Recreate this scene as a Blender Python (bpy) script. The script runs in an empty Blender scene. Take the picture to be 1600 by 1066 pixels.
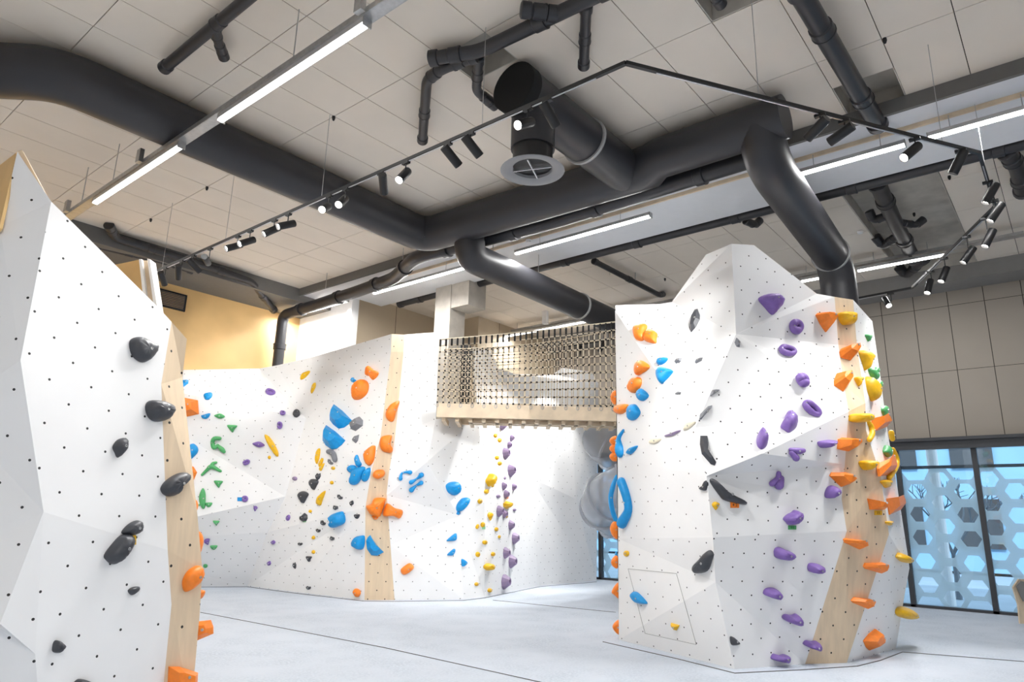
import bpy, bmesh, math, random
from mathutils import Vector, Matrix
from mathutils.geometry import tessellate_polygon
random.seed(7)
C = bpy.context.scene.collection
# ------------------------------------------------------------------ camera, world, exposure
FPX, PITCH, ROLL, YAW, EYE = 1073.06, 0.250766, 0.0241515, 0.880463, 1.5
cy, sy = math.cos(YAW), math.sin(YAW)
Fh = Vector((sy, cy, 0)); Rh = Vector((cy, -sy, 0)); UP = Vector((0, 0, 1))
f3 = Fh*math.cos(PITCH) + UP*math.sin(PITCH); u3 = UP*math.cos(PITCH) - Fh*math.sin(PITCH)
rr = Rh*math.cos(ROLL) + u3*math.sin(ROLL); uu = u3*math.cos(ROLL) - Rh*math.sin(ROLL)
O = Vector((0, 0, EYE))
cd = bpy.data.cameras.new('camera'); cam = bpy.data.objects.new('camera', cd); C.objects.link(cam)
cd.sensor_width = 36; cd.lens = FPX/1600*36; cd.clip_start = .05; cd.clip_end = 300
m = Matrix((rr, uu, -f3)).transposed().to_4x4(); m.translation = O; cam.matrix_world = m
bpy.context.scene.camera = cam
w = bpy.data.worlds.new('world'); bpy.context.scene.world = w; w.use_nodes = True
bg = w.node_tree.nodes['Background']; bg.inputs[0].default_value = (.80, .90, 1, 1); bg.inputs[1].default_value = 1.6
sd = bpy.data.lights.new('sun', 'SUN'); sd.energy = 2.0; sd.angle = .02; so = bpy.data.objects.new('sun', sd); C.objects.link(so)
so.rotation_euler = Vector((.8, .25, -.75)).to_track_quat('-Z', 'Y').to_euler()
vs = bpy.context.scene.view_settings
vs.view_transform = 'Standard'; vs.look = 'None'; vs.gamma = 1; vs.use_curve_mapping = False; vs.exposure = 0.64
SPOT_W, LED_W = 420, 50
CEIL = 6.47
# ------------------------------------------------------------------ pixel -> place helpers
def ray(x, y): return f3 + rr*((x-800)/FPX) - uu*((y-533)/FPX)
def atz(x, y, z):
    d = ray(x, y); return O + d*((z-EYE)/d.z)
def atd(x, y, dep):
    d = ray(x, y); return O + d*(dep/(d.x*Fh.x+d.y*Fh.y))
def atpl(x, y, p, n):
    d = ray(x, y); return O + d*((p-O).dot(n)/d.dot(n))
def atx(x, y, X): return atpl(x, y, Vector((X, 0, 0)), Vector((1, 0, 0)))
def aty(x, y, Y): return atpl(x, y, Vector((0, Y, 0)), Vector((0, 1, 0)))
def pix(P):
    v = P-O; z = v.dot(f3); return (800+FPX*v.dot(rr)/z, 533-FPX*v.dot(uu)/z)
def ground(px, dep):                       # floor point in column px at forward distance dep
    lo, hi = 800, 2600
    for _ in range(50):
        mid = (lo+hi)/2
        if atd(px, mid, dep).z > 0: lo = mid
        else: hi = mid
    return atd(px, lo, dep)
# ------------------------------------------------------------------ materials
def lin(c):
    c /= 255; return c/12.92 if c <= .04045 else ((c+.055)/1.055)**2.4
def RGB(r, g, b): return (lin(r), lin(g), lin(b), 1)
def nmat(name):
    mt = bpy.data.materials.new(name); mt.use_nodes = True; nt = mt.node_tree
    return mt, nt, nt.nodes['Principled BSDF']
def mathn(nt, op, a, b=None, clamp=False):
    n = nt.nodes.new('ShaderNodeMath'); n.operation = op; n.use_clamp = clamp
    for i, v in enumerate((a, b)):
        if v is None: continue
        if isinstance(v, (int, float)): n.inputs[i].default_value = v
        else: nt.links.new(v, n.inputs[i])
    return n.outputs[0]
def mixc(nt, fac, a, b):
    n = nt.nodes.new('ShaderNodeMix'); n.data_type = 'RGBA'
    nt.links.new(fac, n.inputs[0])
    for i, v in ((6, a), (7, b)):
        if isinstance(v, tuple): n.inputs[i].default_value = v
        else: nt.links.new(v, n.inputs[i])
    return n.outputs[2]
def noise(nt, scale, detail=3, coord='Object', sc=None):
    tc = nt.nodes.new('ShaderNodeTexCoord'); n = nt.nodes.new('ShaderNodeTexNoise')
    n.inputs['Scale'].default_value = scale; n.inputs['Detail'].default_value = detail
    if sc:
        mp = nt.nodes.new('ShaderNodeMapping'); mp.inputs['Scale'].default_value = sc
        nt.links.new(tc.outputs[coord], mp.inputs[0]); nt.links.new(mp.outputs[0], n.inputs['Vector'])
    else: nt.links.new(tc.outputs[coord], n.inputs['Vector'])
    return n.outputs['Fac']
def ramp(nt, fac, lo, hi):
    mr = nt.nodes.new('ShaderNodeMapRange'); nt.links.new(fac, mr.inputs[0])
    mr.inputs[1].default_value = lo; mr.inputs[2].default_value = hi
    return mr.outputs[0]
def bump(nt, bs, fac, st, dist=.01):
    b = nt.nodes.new('ShaderNodeBump'); b.inputs['Strength'].default_value = st; b.inputs['Distance'].default_value = dist
    nt.links.new(fac, b.inputs['Height']); nt.links.new(b.outputs[0], bs.inputs['Normal'])
def simple(name, col, rough=.5, metal=0, var=.0, scale=8, bmp=0, spec=None):
    mt, nt, bs = nmat(name)
    bs.inputs['Roughness'].default_value = rough; bs.inputs['Metallic'].default_value = metal
    if spec is not None: bs.inputs['Specular IOR Level'].default_value = spec
    n = noise(nt, scale)
    d = tuple(c*(1-var) for c in col[:3])+(1,)
    nt.links.new(mixc(nt, ramp(nt, n, .35, .65), d, col), bs.inputs['Base Color'])
    if bmp: bump(nt, bs, n, bmp)
    return mt
def panel_mat(name, col, a=.3, b=.3, rad=.011, grain=False):
    """wall panel with a staggered field of small bolt holes (UV in metres)"""
    mt, nt, bs = nmat(name)
    bs.inputs['Roughness'].default_value = .55
    uv = nt.nodes.new('ShaderNodeUVMap'); sp = nt.nodes.new('ShaderNodeSeparateXYZ'); nt.links.new(uv.outputs[0], sp.inputs[0])
    def cell(off):
        out = []
        for s, p in ((0, a), (1, b)):
            t = mathn(nt, 'ADD', mathn(nt, 'DIVIDE', sp.outputs[s], p), off)
            t = mathn(nt, 'SUBTRACT', mathn(nt, 'FRACT', t), .5)
            t = mathn(nt, 'MULTIPLY', t, p); out.append(mathn(nt, 'MULTIPLY', t, t))
        return mathn(nt, 'SQRT', mathn(nt, 'ADD', out[0], out[1]))
    d = mathn(nt, 'MINIMUM', cell(0.0), cell(0.5))
    hole = mathn(nt, 'LESS_THAN', d, rad)
    n = noise(nt, 1.7, 5)
    dark = tuple(c*.95 for c in col[:3])+(1,)
    base = mixc(nt, ramp(nt, n, .3, .7), dark, col)
    if grain:
        g = noise(nt, 3, 5, sc=(6, 6, .5)); base = mixc(nt, ramp(nt, g, .35, .7), tuple(c*.86 for c in col[:3])+(1,), base)
    nt.links.new(mixc(nt, hole, base, (.012, .012, .012, 1)), bs.inputs['Base Color'])
    return mt
M = {}
M['white'] = panel_mat('white_panel_paint', RGB(238, 238, 238), rad=.0085)
M['white_b'] = panel_mat('white_panel_paint_b', RGB(238, 238, 238), a=.25, rad=.009)
M['white_l'] = panel_mat('white_panel_paint_l', RGB(238, 238, 238), a=.3, rad=.009)
M['shaded_l'] = panel_mat('shaded_white_panel_paint', RGB(190, 188, 188), a=.3, rad=.009)  # white panel paint with side-facet shade put into its colour; unused
M['birch'] = panel_mat('birch_stripe', RGB(226, 203, 172), grain=True)
M['plain_white'] = simple('plain_white', RGB(240, 240, 240), .6, var=.03)
M['plywood'] = simple('plywood_sheet', RGB(232, 192, 130), .5, var=.12, scale=1.2)
M['timber'] = simple('pale_timber', RGB(226, 206, 178), .6, var=.15, scale=5)
M['ceiling'] = simple('ceiling_board', RGB(228, 218, 205), .8, var=.04, scale=1.5)
M['seam'] = simple('dark_gap', RGB(48, 44, 40), .9)
M['duct'] = simple('black_duct_paint', RGB(50, 50, 54), .42, var=.12, scale=2)
M['pipe'] = simple('black_plastic_pipe', RGB(46, 46, 50), .38, var=.1)
M['gasket'] = simple('grey_gasket', RGB(170, 170, 170), .5)
M['black'] = simple('satin_black', RGB(22, 22, 24), .4)
M['blackhole'] = simple('black_inside', RGB(10, 10, 11), .8)
M['steel'] = simple('galvanised_steel', RGB(190, 190, 190), .35, .8, var=.15, scale=20)
M['alu'] = simple('brushed_aluminium', RGB(205, 205, 208), .3, .7)
M['beamgrey'] = simple('dark_grey_beam_paint', RGB(108, 106, 103), .7, var=.05)
M['midgrey'] = simple('mid_grey_beam_paint', RGB(138, 136, 134), .7, var=.05)
M['bulk'] = simple('white_soffit', RGB(226, 228, 232), .5, var=.02)
M['concrete'] = simple('pale_concrete', RGB(196, 190, 180), .85, var=.18, scale=4, bmp=.1)
M['frame'] = simple('dark_window_frame', RGB(62, 64, 68), .45)
M['grille'] = simple('grille_grey', RGB(90, 86, 84), .5)
M['flange'] = simple('grey_flange', RGB(140, 140, 142), .45)
M['rope'] = simple('beige_rope', RGB(214, 200, 176), .9, var=.15, scale=60)
M['ropeblack'] = simple('black_rope', RGB(30, 29, 30), .8)
M['facade'] = simple('pale_facade', RGB(140, 180, 210), .8, var=.1, scale=.6)
M['bark'] = simple('bark', RGB(120, 128, 136), .9, var=.2)
M['outground'] = simple('outside_paving', RGB(150, 165, 178), .9, var=.1, scale=1)
HC = dict(blue=RGB(0, 148, 218), orange=RGB(252, 136, 36), purple=RGB(128, 98, 172), green=RGB(82, 172, 104),
          yellow=RGB(236, 184, 18), black=RGB(62, 64, 70), cream=RGB(240, 230, 205), lilac=RGB(150, 130, 165), grey=RGB(120, 122, 128), lime=RGB(150, 210, 160))
for k, c in HC.items(): M['h_'+k] = simple('resin_'+k, c, .42, var=.10, scale=25, bmp=.08)
# carpet
mt, nt, bs = nmat('grey_carpet_mat'); n1 = noise(nt, 260, 4); n2 = noise(nt, 2.2, 5); n3 = noise(nt, 38, 6)
c1 = mixc(nt, ramp(nt, n1, .3, .7), RGB(182, 192, 204), RGB(222, 230, 240)); c1 = mixc(nt, ramp(nt, n3, .42, .62), RGB(180, 190, 202), c1)
nt.links.new(mixc(nt, ramp(nt, n2, .35, .75), RGB(202, 210, 221), c1), bs.inputs['Base Color']); bs.inputs['Roughness'].default_value = .95
bump(nt, bs, n1, .35, .01); M['carpet'] = mt
def emis(name, col, st):
    mt, nt, bs = nmat(name); bs.inputs['Base Color'].default_value = col
    bs.inputs['Emission Color'].default_value = col; bs.inputs['Emission Strength'].default_value = st; return mt
M['led'] = emis('led_diffuser', (1, .98, .95, 1), 6); M['lens'] = emis('spot_lens', (1, .96, .9, 1), 14)
M['lens_dim'] = emis('spot_lens_side', (1, .96, .9, 1), 5)
# wall with panel joints (object coords: y and z lines)
def jointed(name, col, ax, x0, dx, lines):
    mt, nt, bs = nmat(name); tc = nt.nodes.new('ShaderNodeTexCoord'); sp = nt.nodes.new('ShaderNodeSeparateXYZ')
    nt.links.new(tc.outputs['Object'], sp.inputs[0])
    t = mathn(nt, 'FRACT', mathn(nt, 'DIVIDE', mathn(nt, 'SUBTRACT', sp.outputs[ax], x0-dx*50-.006), dx))
    l = mathn(nt, 'LESS_THAN', t, .014/dx)
    for z in lines:
        l = mathn(nt, 'MAXIMUM', l, mathn(nt, 'LESS_THAN', mathn(nt, 'ABSOLUTE', mathn(nt, 'SUBTRACT', sp.outputs[2], z)), .005))
    n = noise(nt, 1.2); base = mixc(nt, ramp(nt, n, .3, .7), tuple(c*.95 for c in col[:3])+(1,), col)
    nt.links.new(mixc(nt, l, base, RGB(60, 55, 50)), bs.inputs['Base Color']); bs.inputs['Roughness'].default_value = .8
    return mt
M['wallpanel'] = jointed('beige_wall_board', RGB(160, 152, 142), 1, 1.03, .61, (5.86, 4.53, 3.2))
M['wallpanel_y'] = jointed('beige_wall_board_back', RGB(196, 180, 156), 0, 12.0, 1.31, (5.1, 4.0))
# glass
mt, nt, bs = nmat('window_glass'); bs.inputs['Base Color'].default_value = (.80, .93, 1, 1); bs.inputs['Roughness'].default_value = .02
out = nt.nodes['Material Output']; tr = nt.nodes.new('ShaderNodeBsdfTransparent'); tr.inputs[0].default_value = (.86, .95, 1, 1)
gl = nt.nodes.new('ShaderNodeBsdfGlossy'); gl.inputs['Roughness'].default_value = .02; gl.inputs[0].default_value = (.9, .95, 1, 1)
fr = nt.nodes.new('ShaderNodeFresnel'); fr.inputs[0].default_value = 1.5
mx = nt.nodes.new('ShaderNodeMixShader'); nt.links.new(fr.outputs[0], mx.inputs[0]); nt.links.new(tr.outputs[0], mx.inputs[1]); nt.links.new(gl.outputs[0], mx.inputs[2])
nt.links.new(mx.outputs[0], out.inputs[0]); M['glass'] = mt
def translucent(name, col, fac, rough=.2):
    mt, nt, bs = nmat(name); bs.inputs['Base Color'].default_value = col; bs.inputs['Roughness'].default_value = rough
    out = nt.nodes['Material Output']; tr = nt.nodes.new('ShaderNodeBsdfTransparent'); tr.inputs[0].default_value = (.95, .96, .97, 1)
    mx = nt.nodes.new('ShaderNodeMixShader'); mx.inputs[0].default_value = fac
    nt.links.new(tr.outputs[0], mx.inputs[1]); nt.links.new(bs.outputs[0], mx.inputs[2]); nt.links.new(mx.outputs[0], out.inputs[0]); return mt
mt, nt, bs = nmat('frosted_film'); out = nt.nodes['Material Output']; tl = nt.nodes.new('ShaderNodeBsdfTranslucent'); tl.inputs[0].default_value = (.92, .95, .96, 1)
tr = nt.nodes.new('ShaderNodeBsdfTransparent'); mx = nt.nodes.new('ShaderNodeMixShader'); mx.inputs[0].default_value = .88
df_ = nt.nodes.new('ShaderNodeBsdfDiffuse'); df_.inputs[0].default_value = RGB(240, 240, 234); m2 = nt.nodes.new('ShaderNodeMixShader'); m2.inputs[0].default_value = .8
nt.links.new(tl.outputs[0], m2.inputs[1]); nt.links.new(df_.outputs[0], m2.inputs[2]); nt.links.new(tr.outputs[0], mx.inputs[1]); nt.links.new(m2.outputs[0], mx.inputs[2]); nt.links.new(mx.outputs[0], out.inputs[0]); M['film'] = mt
M['slide'] = translucent('clear_grey_plastic', RGB(176, 180, 188), .6, .12)
# ------------------------------------------------------------------ mesh helpers
def obj(name, bm, mats, parent=None, loc=None, smooth=False, ang=None):
    me = bpy.data.meshes.new(name)
    if loc is not None: bmesh.ops.translate(bm, verts=bm.verts, vec=-Vector(loc))
    if smooth:
        for f in bm.faces: f.smooth = True
    if ang is not None:
        for e in bm.edges:
            if len(e.link_faces) == 2 and e.calc_face_angle(0) > ang: e.smooth = False
    bm.to_mesh(me); bm.free()
    for mm in (mats if isinstance(mats, (list, tuple)) else [mats]): me.materials.append(mm)
    o = bpy.data.objects.new(name, me); C.objects.link(o)
    if loc is not None: o.location = loc
    if parent: 
        o.parent = parent
        if loc is not None: o.location = Vector(loc)-parent.location
    return o
def part(name, bm, mats, parent, **k):
    """mesh in world coordinates -> child whose own origin is at its centre"""
    vs_ = [v.co for v in bm.verts]; c = sum(vs_, Vector())/len(vs_)
    me = bpy.data.meshes.new(name); bmesh.ops.translate(bm, verts=bm.verts, vec=-c)
    if k.get('smooth'):
        for f in bm.faces: f.smooth = True
    if k.get('ang') is not None:
        for e in bm.edges:
            if len(e.link_faces) == 2 and e.calc_face_angle(0) > k['ang']: e.smooth = False
    bm.to_mesh(me); bm.free()
    for mm in (mats if isinstance(mats, (list, tuple)) else [mats]): me.materials.append(mm)
    o = bpy.data.objects.new(name, me); C.objects.link(o)
    if parent is not None:
        o.parent = parent; p = parent; base = Vector()
        while p is not None: base += p.location; p = p.parent
        o.location = c-base
    else: o.location = c
    if k.get('label'): o['label'] = k['label']
    return o
def tag(o, label, cat, group=None):
    o['label'] = label; o['category'] = cat
    if group: o['group'] = group
    return o
def thing(name, label, cat, loc, group=None):
    o = bpy.data.objects.new(name, None); C.objects.link(o); o.location = Vector(loc); o.empty_display_size = .1
    return tag(o, label, cat, group)
def struct(name, bm, mats, **k):
    o = part(name, bm, mats, None, **k); o['kind'] = 'structure'; return o
def add_box(bm, x0, x1, y0, y1, z0, z1, mi=0):
    v = [bm.verts.new((x, y, z)) for z in (z0, z1) for y in (y0, y1) for x in (x0, x1)]
    for q in ((0, 2, 3, 1), (4, 5, 7, 6), (0, 1, 5, 4), (2, 6, 7, 3), (0, 4, 6, 2), (1, 3, 7, 5)):
        bm.faces.new([v[i] for i in q]).material_index = mi
def box(*a): bm = bmesh.new(); add_box(bm, *a); return bm
def add_beam(bm, A, B, wd, ht, up=UP):
    A, B = Vector(A), Vector(B); d = (B-A).normalized(); s = d.cross(up)
    if s.length < 1e-4: s = Vector((1, 0, 0))
    s.normalize(); u = s.cross(d); v = []
    for P in (A, B):
        for a, b in ((-1, -1), (1, -1), (1, 1), (-1, 1)): v.append(bm.verts.new(P+s*a*wd/2+u*b*ht/2))
    for q in ((3, 2, 1, 0), (4, 5, 6, 7), (0, 1, 5, 4), (1, 2, 6, 5), (2, 3, 7, 6), (3, 0, 4, 7)): bm.faces.new([v[i] for i in q])
def frame_of(d):
    d = d.normalized(); a = UP if abs(d.z) < .9 else Vector((1, 0, 0)); s = d.cross(a).normalized(); return s, s.cross(d)
def add_tube(bm, pts, rad, seg=16, cap=True, closed=False):
    pts = [Vector(p) for p in pts]; n = len(pts); rs = rad if isinstance(rad, (list, tuple)) else [rad]*n
    rings = []; prev = None
    for i, p in enumerate(pts):
        if closed: t = pts[(i+1) % n]-pts[i-1]
        else: t = pts[min(i+1, n-1)]-pts[max(i-1, 0)]
        if t.length < 1e-7: t = Vector((0, 0, 1))
        t.normalize()
        if prev is None: s, u = frame_of(t)
        else:
            s = prev-t*prev.dot(t)
            if s.length < 1e-5: s, _ = frame_of(t)
            s.normalize(); u = s.cross(t)
        prev = s
        rings.append([bm.verts.new(p+(s*math.cos(a)+u*math.sin(a))*rs[i]) for a in [2*math.pi*k/seg for k in range(seg)]])
    rng = range(n) if closed else range(n-1)
    for i in rng:
        A, B = rings[i], rings[(i+1) % n]
        off = 0
        if closed and i == n-1:
            off = min(range(seg), key=lambda o: (A[0].co-B[o].co).length)
        for k in range(seg): bm.faces.new((A[k], A[(k+1) % seg], B[(k+1+off) % seg], B[(k+off) % seg]))
    if cap and not closed:
        bm.faces.new(rings[0][::-1]); bm.faces.new(rings[-1])
def fillet(pts, r, n=6):
    pts = [Vector(p) for p in pts]; out = [pts[0]]
    for i in range(1, len(pts)-1):
        a, b, c = pts[i-1], pts[i], pts[i+1]
        k = min(r, (a-b).length*.45, (c-b).length*.45); p, q = b+(a-b).normalized()*k, b+(c-b).normalized()*k
        for j in range(n+1):
            t = j/n; out.append(p*(1-t)**2+b*2*t*(1-t)+q*t*t)
    return out+[pts[-1]]
def tube(pts, r, seg=16, cap=True, fl=0):
    bm = bmesh.new(); add_tube(bm, fillet(pts, fl) if fl else pts, r, seg, cap); return bm
def add_lathe(bm, base, axis, prof, seg=24, mi=0):
    axis = Vector(axis).normalized(); s, u = frame_of(axis); rings = []
    for r, h in prof:
        rings.append([bm.verts.new(Vector(base)+axis*h+(s*math.cos(a)+u*math.sin(a))*max(r, 1e-4)) for a in [2*math.pi*k/seg for k in range(seg)]])
    for A, B in zip(rings, rings[1:]):
        for k in range(seg): bm.faces.new((A[k], A[(k+1) % seg], B[(k+1) % seg], B[k])).material_index = mi
def lathe(base, axis, prof, seg=24): bm = bmesh.new(); add_lathe(bm, base, axis, prof, seg); return bm
# ------------------------------------------------------------------ the setting
XW, YB, YP = 15.87, 11.44, 14.6
X0, Y0 = -7.0, -6.0
struct('floor', box(X0, XW+.2, Y0, YP+.2, -.2, 0), M['carpet'])
# ceiling boards: real boards with dark gaps, a few left out as recesses
bm = bmesh.new(); gap = .0045
rec = [(5.24, 1.98), (7.86, 1.33), (4.45, 4.58)]
ylines = [.353+.651*k for k in range(-10, 23)]; xlines = [-7.23+1.3125*k for k in range(0, 19)]
def in_rec(x, y):
    if 4.579 < x < 5.89 and 1.655 < y < 2.305: return True
    if 7.80 < x < 8.6 and 1.0 < y < 1.655: return True
    if 10.2 < x < 15.2 and 1.01 < y < 2.31: return True
    if 4.579 < x < 5.14 and 4.26 < y < 4.91: return True
    return False
xl = sorted(xlines+[7.80, 5.14, 10.3, 15.2])
for i in range(len(xl)-1):
    for j in range(len(ylines)-1):
        a, b, c, d = xl[i], xl[i+1], ylines[j], ylines[j+1]
        if in_rec((a+b)/2, (c+d)/2): continue
        g0 = gap if any(abs(a-x) < 1e-6 for x in xlines) else 0; g1 = gap if any(abs(b-x) < 1e-6 for x in xlines) else 0
        add_box(bm, a+g0, b-g1, c+gap, d-gap, CEIL, CEIL+.03, 0)
add_box(bm, X0, XW+.2, Y0, YP+.2, CEIL+.26, CEIL+.3, 1)
add_box(bm, X0, XW+.2, Y0, .99, CEIL+.031, CEIL+.04, 1)
add_box(bm, X0, XW+.2, 4.915, YP+.2, CEIL+.031, CEIL+.04, 1)
add_box(bm, X0, XW+.2, 2.32, 4.25, CEIL+.031, CEIL+.04, 1)
add_box(bm, X0, 3.26, .99, 4.915, CEIL+.031, CEIL+.04, 1); add_box(bm, 5.15, XW+.2, 4.25, 4.915, CEIL+.031, CEIL+.04, 1); add_box(bm, 3.26, 4.57, 4.25, 4.915, CEIL+.031, CEIL+.04, 1)
add_box(bm, 5.9, 7.79, .99, 2.32, CEIL+.031, CEIL+.04, 1); add_box(bm, 8.6, 10.2, .99, 2.32, CEIL+.031, CEIL+.04, 1)
add_box(bm, 3.26, 5.9, .99, 1.65, CEIL+.031, CEIL+.04, 1); add_box(bm, 3.26, 4.57, 1.65, 2.32, CEIL+.031, CEIL+.04, 1)
add_box(bm, 7.79, 8.6, 1.66, 2.32, CEIL+.031, CEIL+.04, 1)
struct('ceiling', bm, [M['ceiling'], M['seam']])
bm = bmesh.new()        # recess linings
for a, b, c, d in ((4.579, 5.89, 1.655, 2.305), (7.80, 8.6, 1.004, 1.655), (10.3, 15.2, 1.01, 2.305), (4.579, 5.14, 4.256, 4.907)):
    z0, z1 = CEIL+.002, CEIL+.24
    add_box(bm, a, b, c, d, z1, z1+.015); add_box(bm, a-.0, a+.012, c, d, z0, z1); add_box(bm, b-.012, b, c, d, z0, z1)
    add_box(bm, a, b, c, c+.012, z0, z1); add_box(bm, a, b, d-.012, d, z0, z1)
struct('trim_1', bm, M['concrete'])
# walls
struct('wall_left', box(X0-.2, X0, Y0-.2, YP+.2, 0, CEIL), M['plain_white'])
struct('wall_near', box(X0, XW+.2, Y0-.2, Y0, 0, CEIL), M['plain_white'])
struct('wall_right', box(XW, XW+.2, Y0, YP, 3.1, CEIL), M['wallpanel'])
o = bpy.data.objects['wall_right']
for v in o.data.vertices: v.co += o.location
o.location = (0, 0, 0)
yg0 = 8.6
struct('wall_right_lower', box(XW, XW+.2, 4.0, yg0, 0, 3.1), M['beamgrey'])
bx, YB2 = 9.35, atx(548, 500, 9.35).y
print('alcove', bx, YB2, aty(700, 500, YB2).x)
xs = aty(700, 500, YB2).x
bm = box(xs, XW, YB, YB+.2, 0, CEIL); add_box(bm, bx+.2, xs, YB2, YB2+.2, 0, CEIL); add_box(bm, xs, xs+.2, YB+.2, YB2+.2, 0, CEIL); struct('wall_back', bm, M['wallpanel_y'])
o = bpy.data.objects['wall_back']
for v in o.data.vertices: v.co += o.location
o.location = (0, 0, 0)
struct('wall_back_left', box(X0, bx+.6, YP, YP+.2, 0, CEIL), M['plywood'])
struct('wall_alcove', box(bx, bx+.2, YB2, YP, 0, CEIL), M['plain_white'])
bm = bmesh.new(); add_box(bm, X0, bx, 13.35, YP, 6.17, CEIL-.002); struct('trim_2', bm, M['beamgrey'])
bm = bmesh.new(); add_box(bm, 15.2, XW, Y0, YB, 6.16, CEIL-.002); struct('trim_3', bm, M['midgrey'])
# post at the alcove corner
bm = bmesh.new(); add_box(bm, bx-.12, bx+.08, YB2-.16, YB2-.002, 0, CEIL-.002); struct('trim_4', bm, M['plain_white'])
# soffit: long white bulkhead with a darker upstand on its near side
bm = bmesh.new(); add_box(bm, 8.45, 8.50, Y0, 14.0, 6.29, CEIL-.002, 1)
add_box(bm, 8.50, 8.93, Y0, 14.0, 6.33, CEIL-.002, 0); add_box(bm, 8.93, 8.96, Y0, 14, 6.275, CEIL-.002, 2); add_box(bm, 8.96, 10.06, Y0, YB2-.18, 6.275, CEIL-.002, 0); add_box(bm, 8.96, bx-.002, YB2-.18, 14.0, 6.275, CEIL-.002, 0)
struct('trim_5', bm, [M['bulk'], M['beamgrey'], M['timber']])
# alcove column with bracket
cc = atd(704, 470, 13.9); bm = bmesh.new(); add_box(bm, cc.x, cc.x+.46, cc.y, cc.y+.46, 0, CEIL-.002)
add_box(bm, cc.x+.02, cc.x+.55, cc.y-.5, cc.y, 5.75, CEIL-.002)
col = part('column', bm, M['concrete'], None); tag(col, 'pale concrete column with a block bracket, rising behind the rope bridge', 'column')
# ventilation grille on the plywood wall
g0, g1 = aty(243, 449, YP-.02), aty(289, 484, YP-.02)
t = thing('vent_grille', 'dark rectangular ventilation grille high on the plywood wall', 'vent', ((g0.x+g1.x)/2, YP-.03, (g0.z+g1.z)/2))
bm = bmesh.new(); xa, xb, zb, za = g0.x, g1.x, g1.z-.05, g0.z
add_box(bm, xa, xb, YP-.04, YP-.001, za-.03, za); add_box(bm, xa, xb, YP-.04, YP-.001, zb, zb+.03); add_box(bm, xa, xa+.03, YP-.04, YP-.001, zb, za); add_box(bm, xb-.03, xb, YP-.04, YP-.001, zb, za)
part('frame', bm, M['black'], t)
bm = bmesh.new(); k = zb+.04
while k < za-.03: add_beam(bm, (xa+.02, YP-.02, k), (xb-.02, YP-.02, k), .02, .018); k += .035
part('slats', bm, M['grille'], t)
# ------------------------------------------------------------------ glazed front (right)
def glazing(idx, ya, yb, mull, ztop=3.1, film=True):
    bm = bmesh.new()
    for y in mull: add_box(bm, XW-.05, XW+.07, y-.045, y+.045, 0, ztop)
    add_box(bm, XW-.05, XW+.07, ya, yb, 0, .05); add_box(bm, XW+.07, XW+.1, ya, yb, 2.62, 2.68)
    w_ = struct('window_%d' % idx, bm, M['frame'])
    b2 = box(XW+.01, XW+.03, ya, yb, .05, ztop); g = part('pane', b2, M['glass'], w_)
    if film:
        b3 = bmesh.new(); px_, pz = .40, .44; kx = 1.0; x = XW+.045; i = 0; y = ya+.2
        while y < yb:
            z = .2+(pz/2 if i % 2 else 0)
            while z < 2.55:
                if all(abs(y-q) > 0 for q in mull):
                    ro, ri = pz/math.sqrt(3), pz/math.sqrt(3)*.64; sq = px_/(1.5*ro)
                    P = [[b3.verts.new((x, y+math.cos(math.radians(60*k))*r_*sq, z+math.sin(math.radians(60*k))*r_)) for k in range(6)] for r_ in (ro, ri)]
                    for k in range(6): b3.faces.new((P[0][k], P[0][(k+1) % 6], P[1][(k+1) % 6], P[1][k]))
                z += pz
            y += px_; i += 1
        part('film', b3, M['film'], w_)
    return w_
glazing(1, Y0, 4.0, [1.56, 2.88, .28, -1.0, -2.3, 3.95])
glazing(2, yg0, YB, [8.65, 9.95, 11.3])
bm = bmesh.new(); add_box(bm, XW-.16, XW-.051, Y0, YB, 2.98, 3.14); add_box(bm, XW-.22, XW-.001, Y0, YB, 3.14, 3.2); struct('trim_6', bm, M['frame'])
# outside: paving, pale building, bare trees, white post
struct('ground_outside', box(XW+.3, 60, -40, 60, -.3, -.1), M['outground'])
t = thing('building', 'pale blue-white building across the street behind the glass', 'building', (30, 5, 0))
bm = box(30, 32, -12, 22, 0, 9); part('wall', bm, M['facade'], t)
for i in range(-5, 9):
    for z in (.8, 3.6, 6.3):
        part('window', box(29.9, 30.0, i*2.4, i*2.4+1.3, z, z+1.7), M['frame'] if (i+int(z)) % 3 else M['glass'], t)
pp = atz(1486, 951, 0); d = (pp-O); 
p2 = O+d*1.10
t = part('outdoor_post', tube([(p2.x, p2.y, -.1), (p2.x, p2.y, 5)], .11, 16), M['plain_white'], None); tag(t, 'round white post standing outside behind the first big glass pane', 'post')
def tree(x, y, h, lab):
    bm = bmesh.new()
    def grow(P, D, L, r, k):
        Q = P+D*L; add_tube(bm, [P, (P+Q)/2+Vector((random.uniform(-.05, .05),)*3), Q], [r, r*.85, r*.65], 6)
        if k == 0: return
        for _ in range(3):
            E = (D+Vector((random.uniform(-1, 1), random.uniform(-1, 1), random.uniform(-.2, .8)))*.75).normalized(); grow(Q, E, L*.72, r*.6, k-1)
    grow(Vector((x, y, -.1)), Vector((0, 0, 1)), h, .07, 4)
    tag(part('bare_tree', bm, M['bark'], None), lab, 'tree', 'bare trees outside')
tree(19.5, 2.6, 1.0, 'bare branching tree outside behind the left part of the glass front')
tree(20.0, .9, .9, 'bare branching tree outside behind the right part of the glass front')
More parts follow.
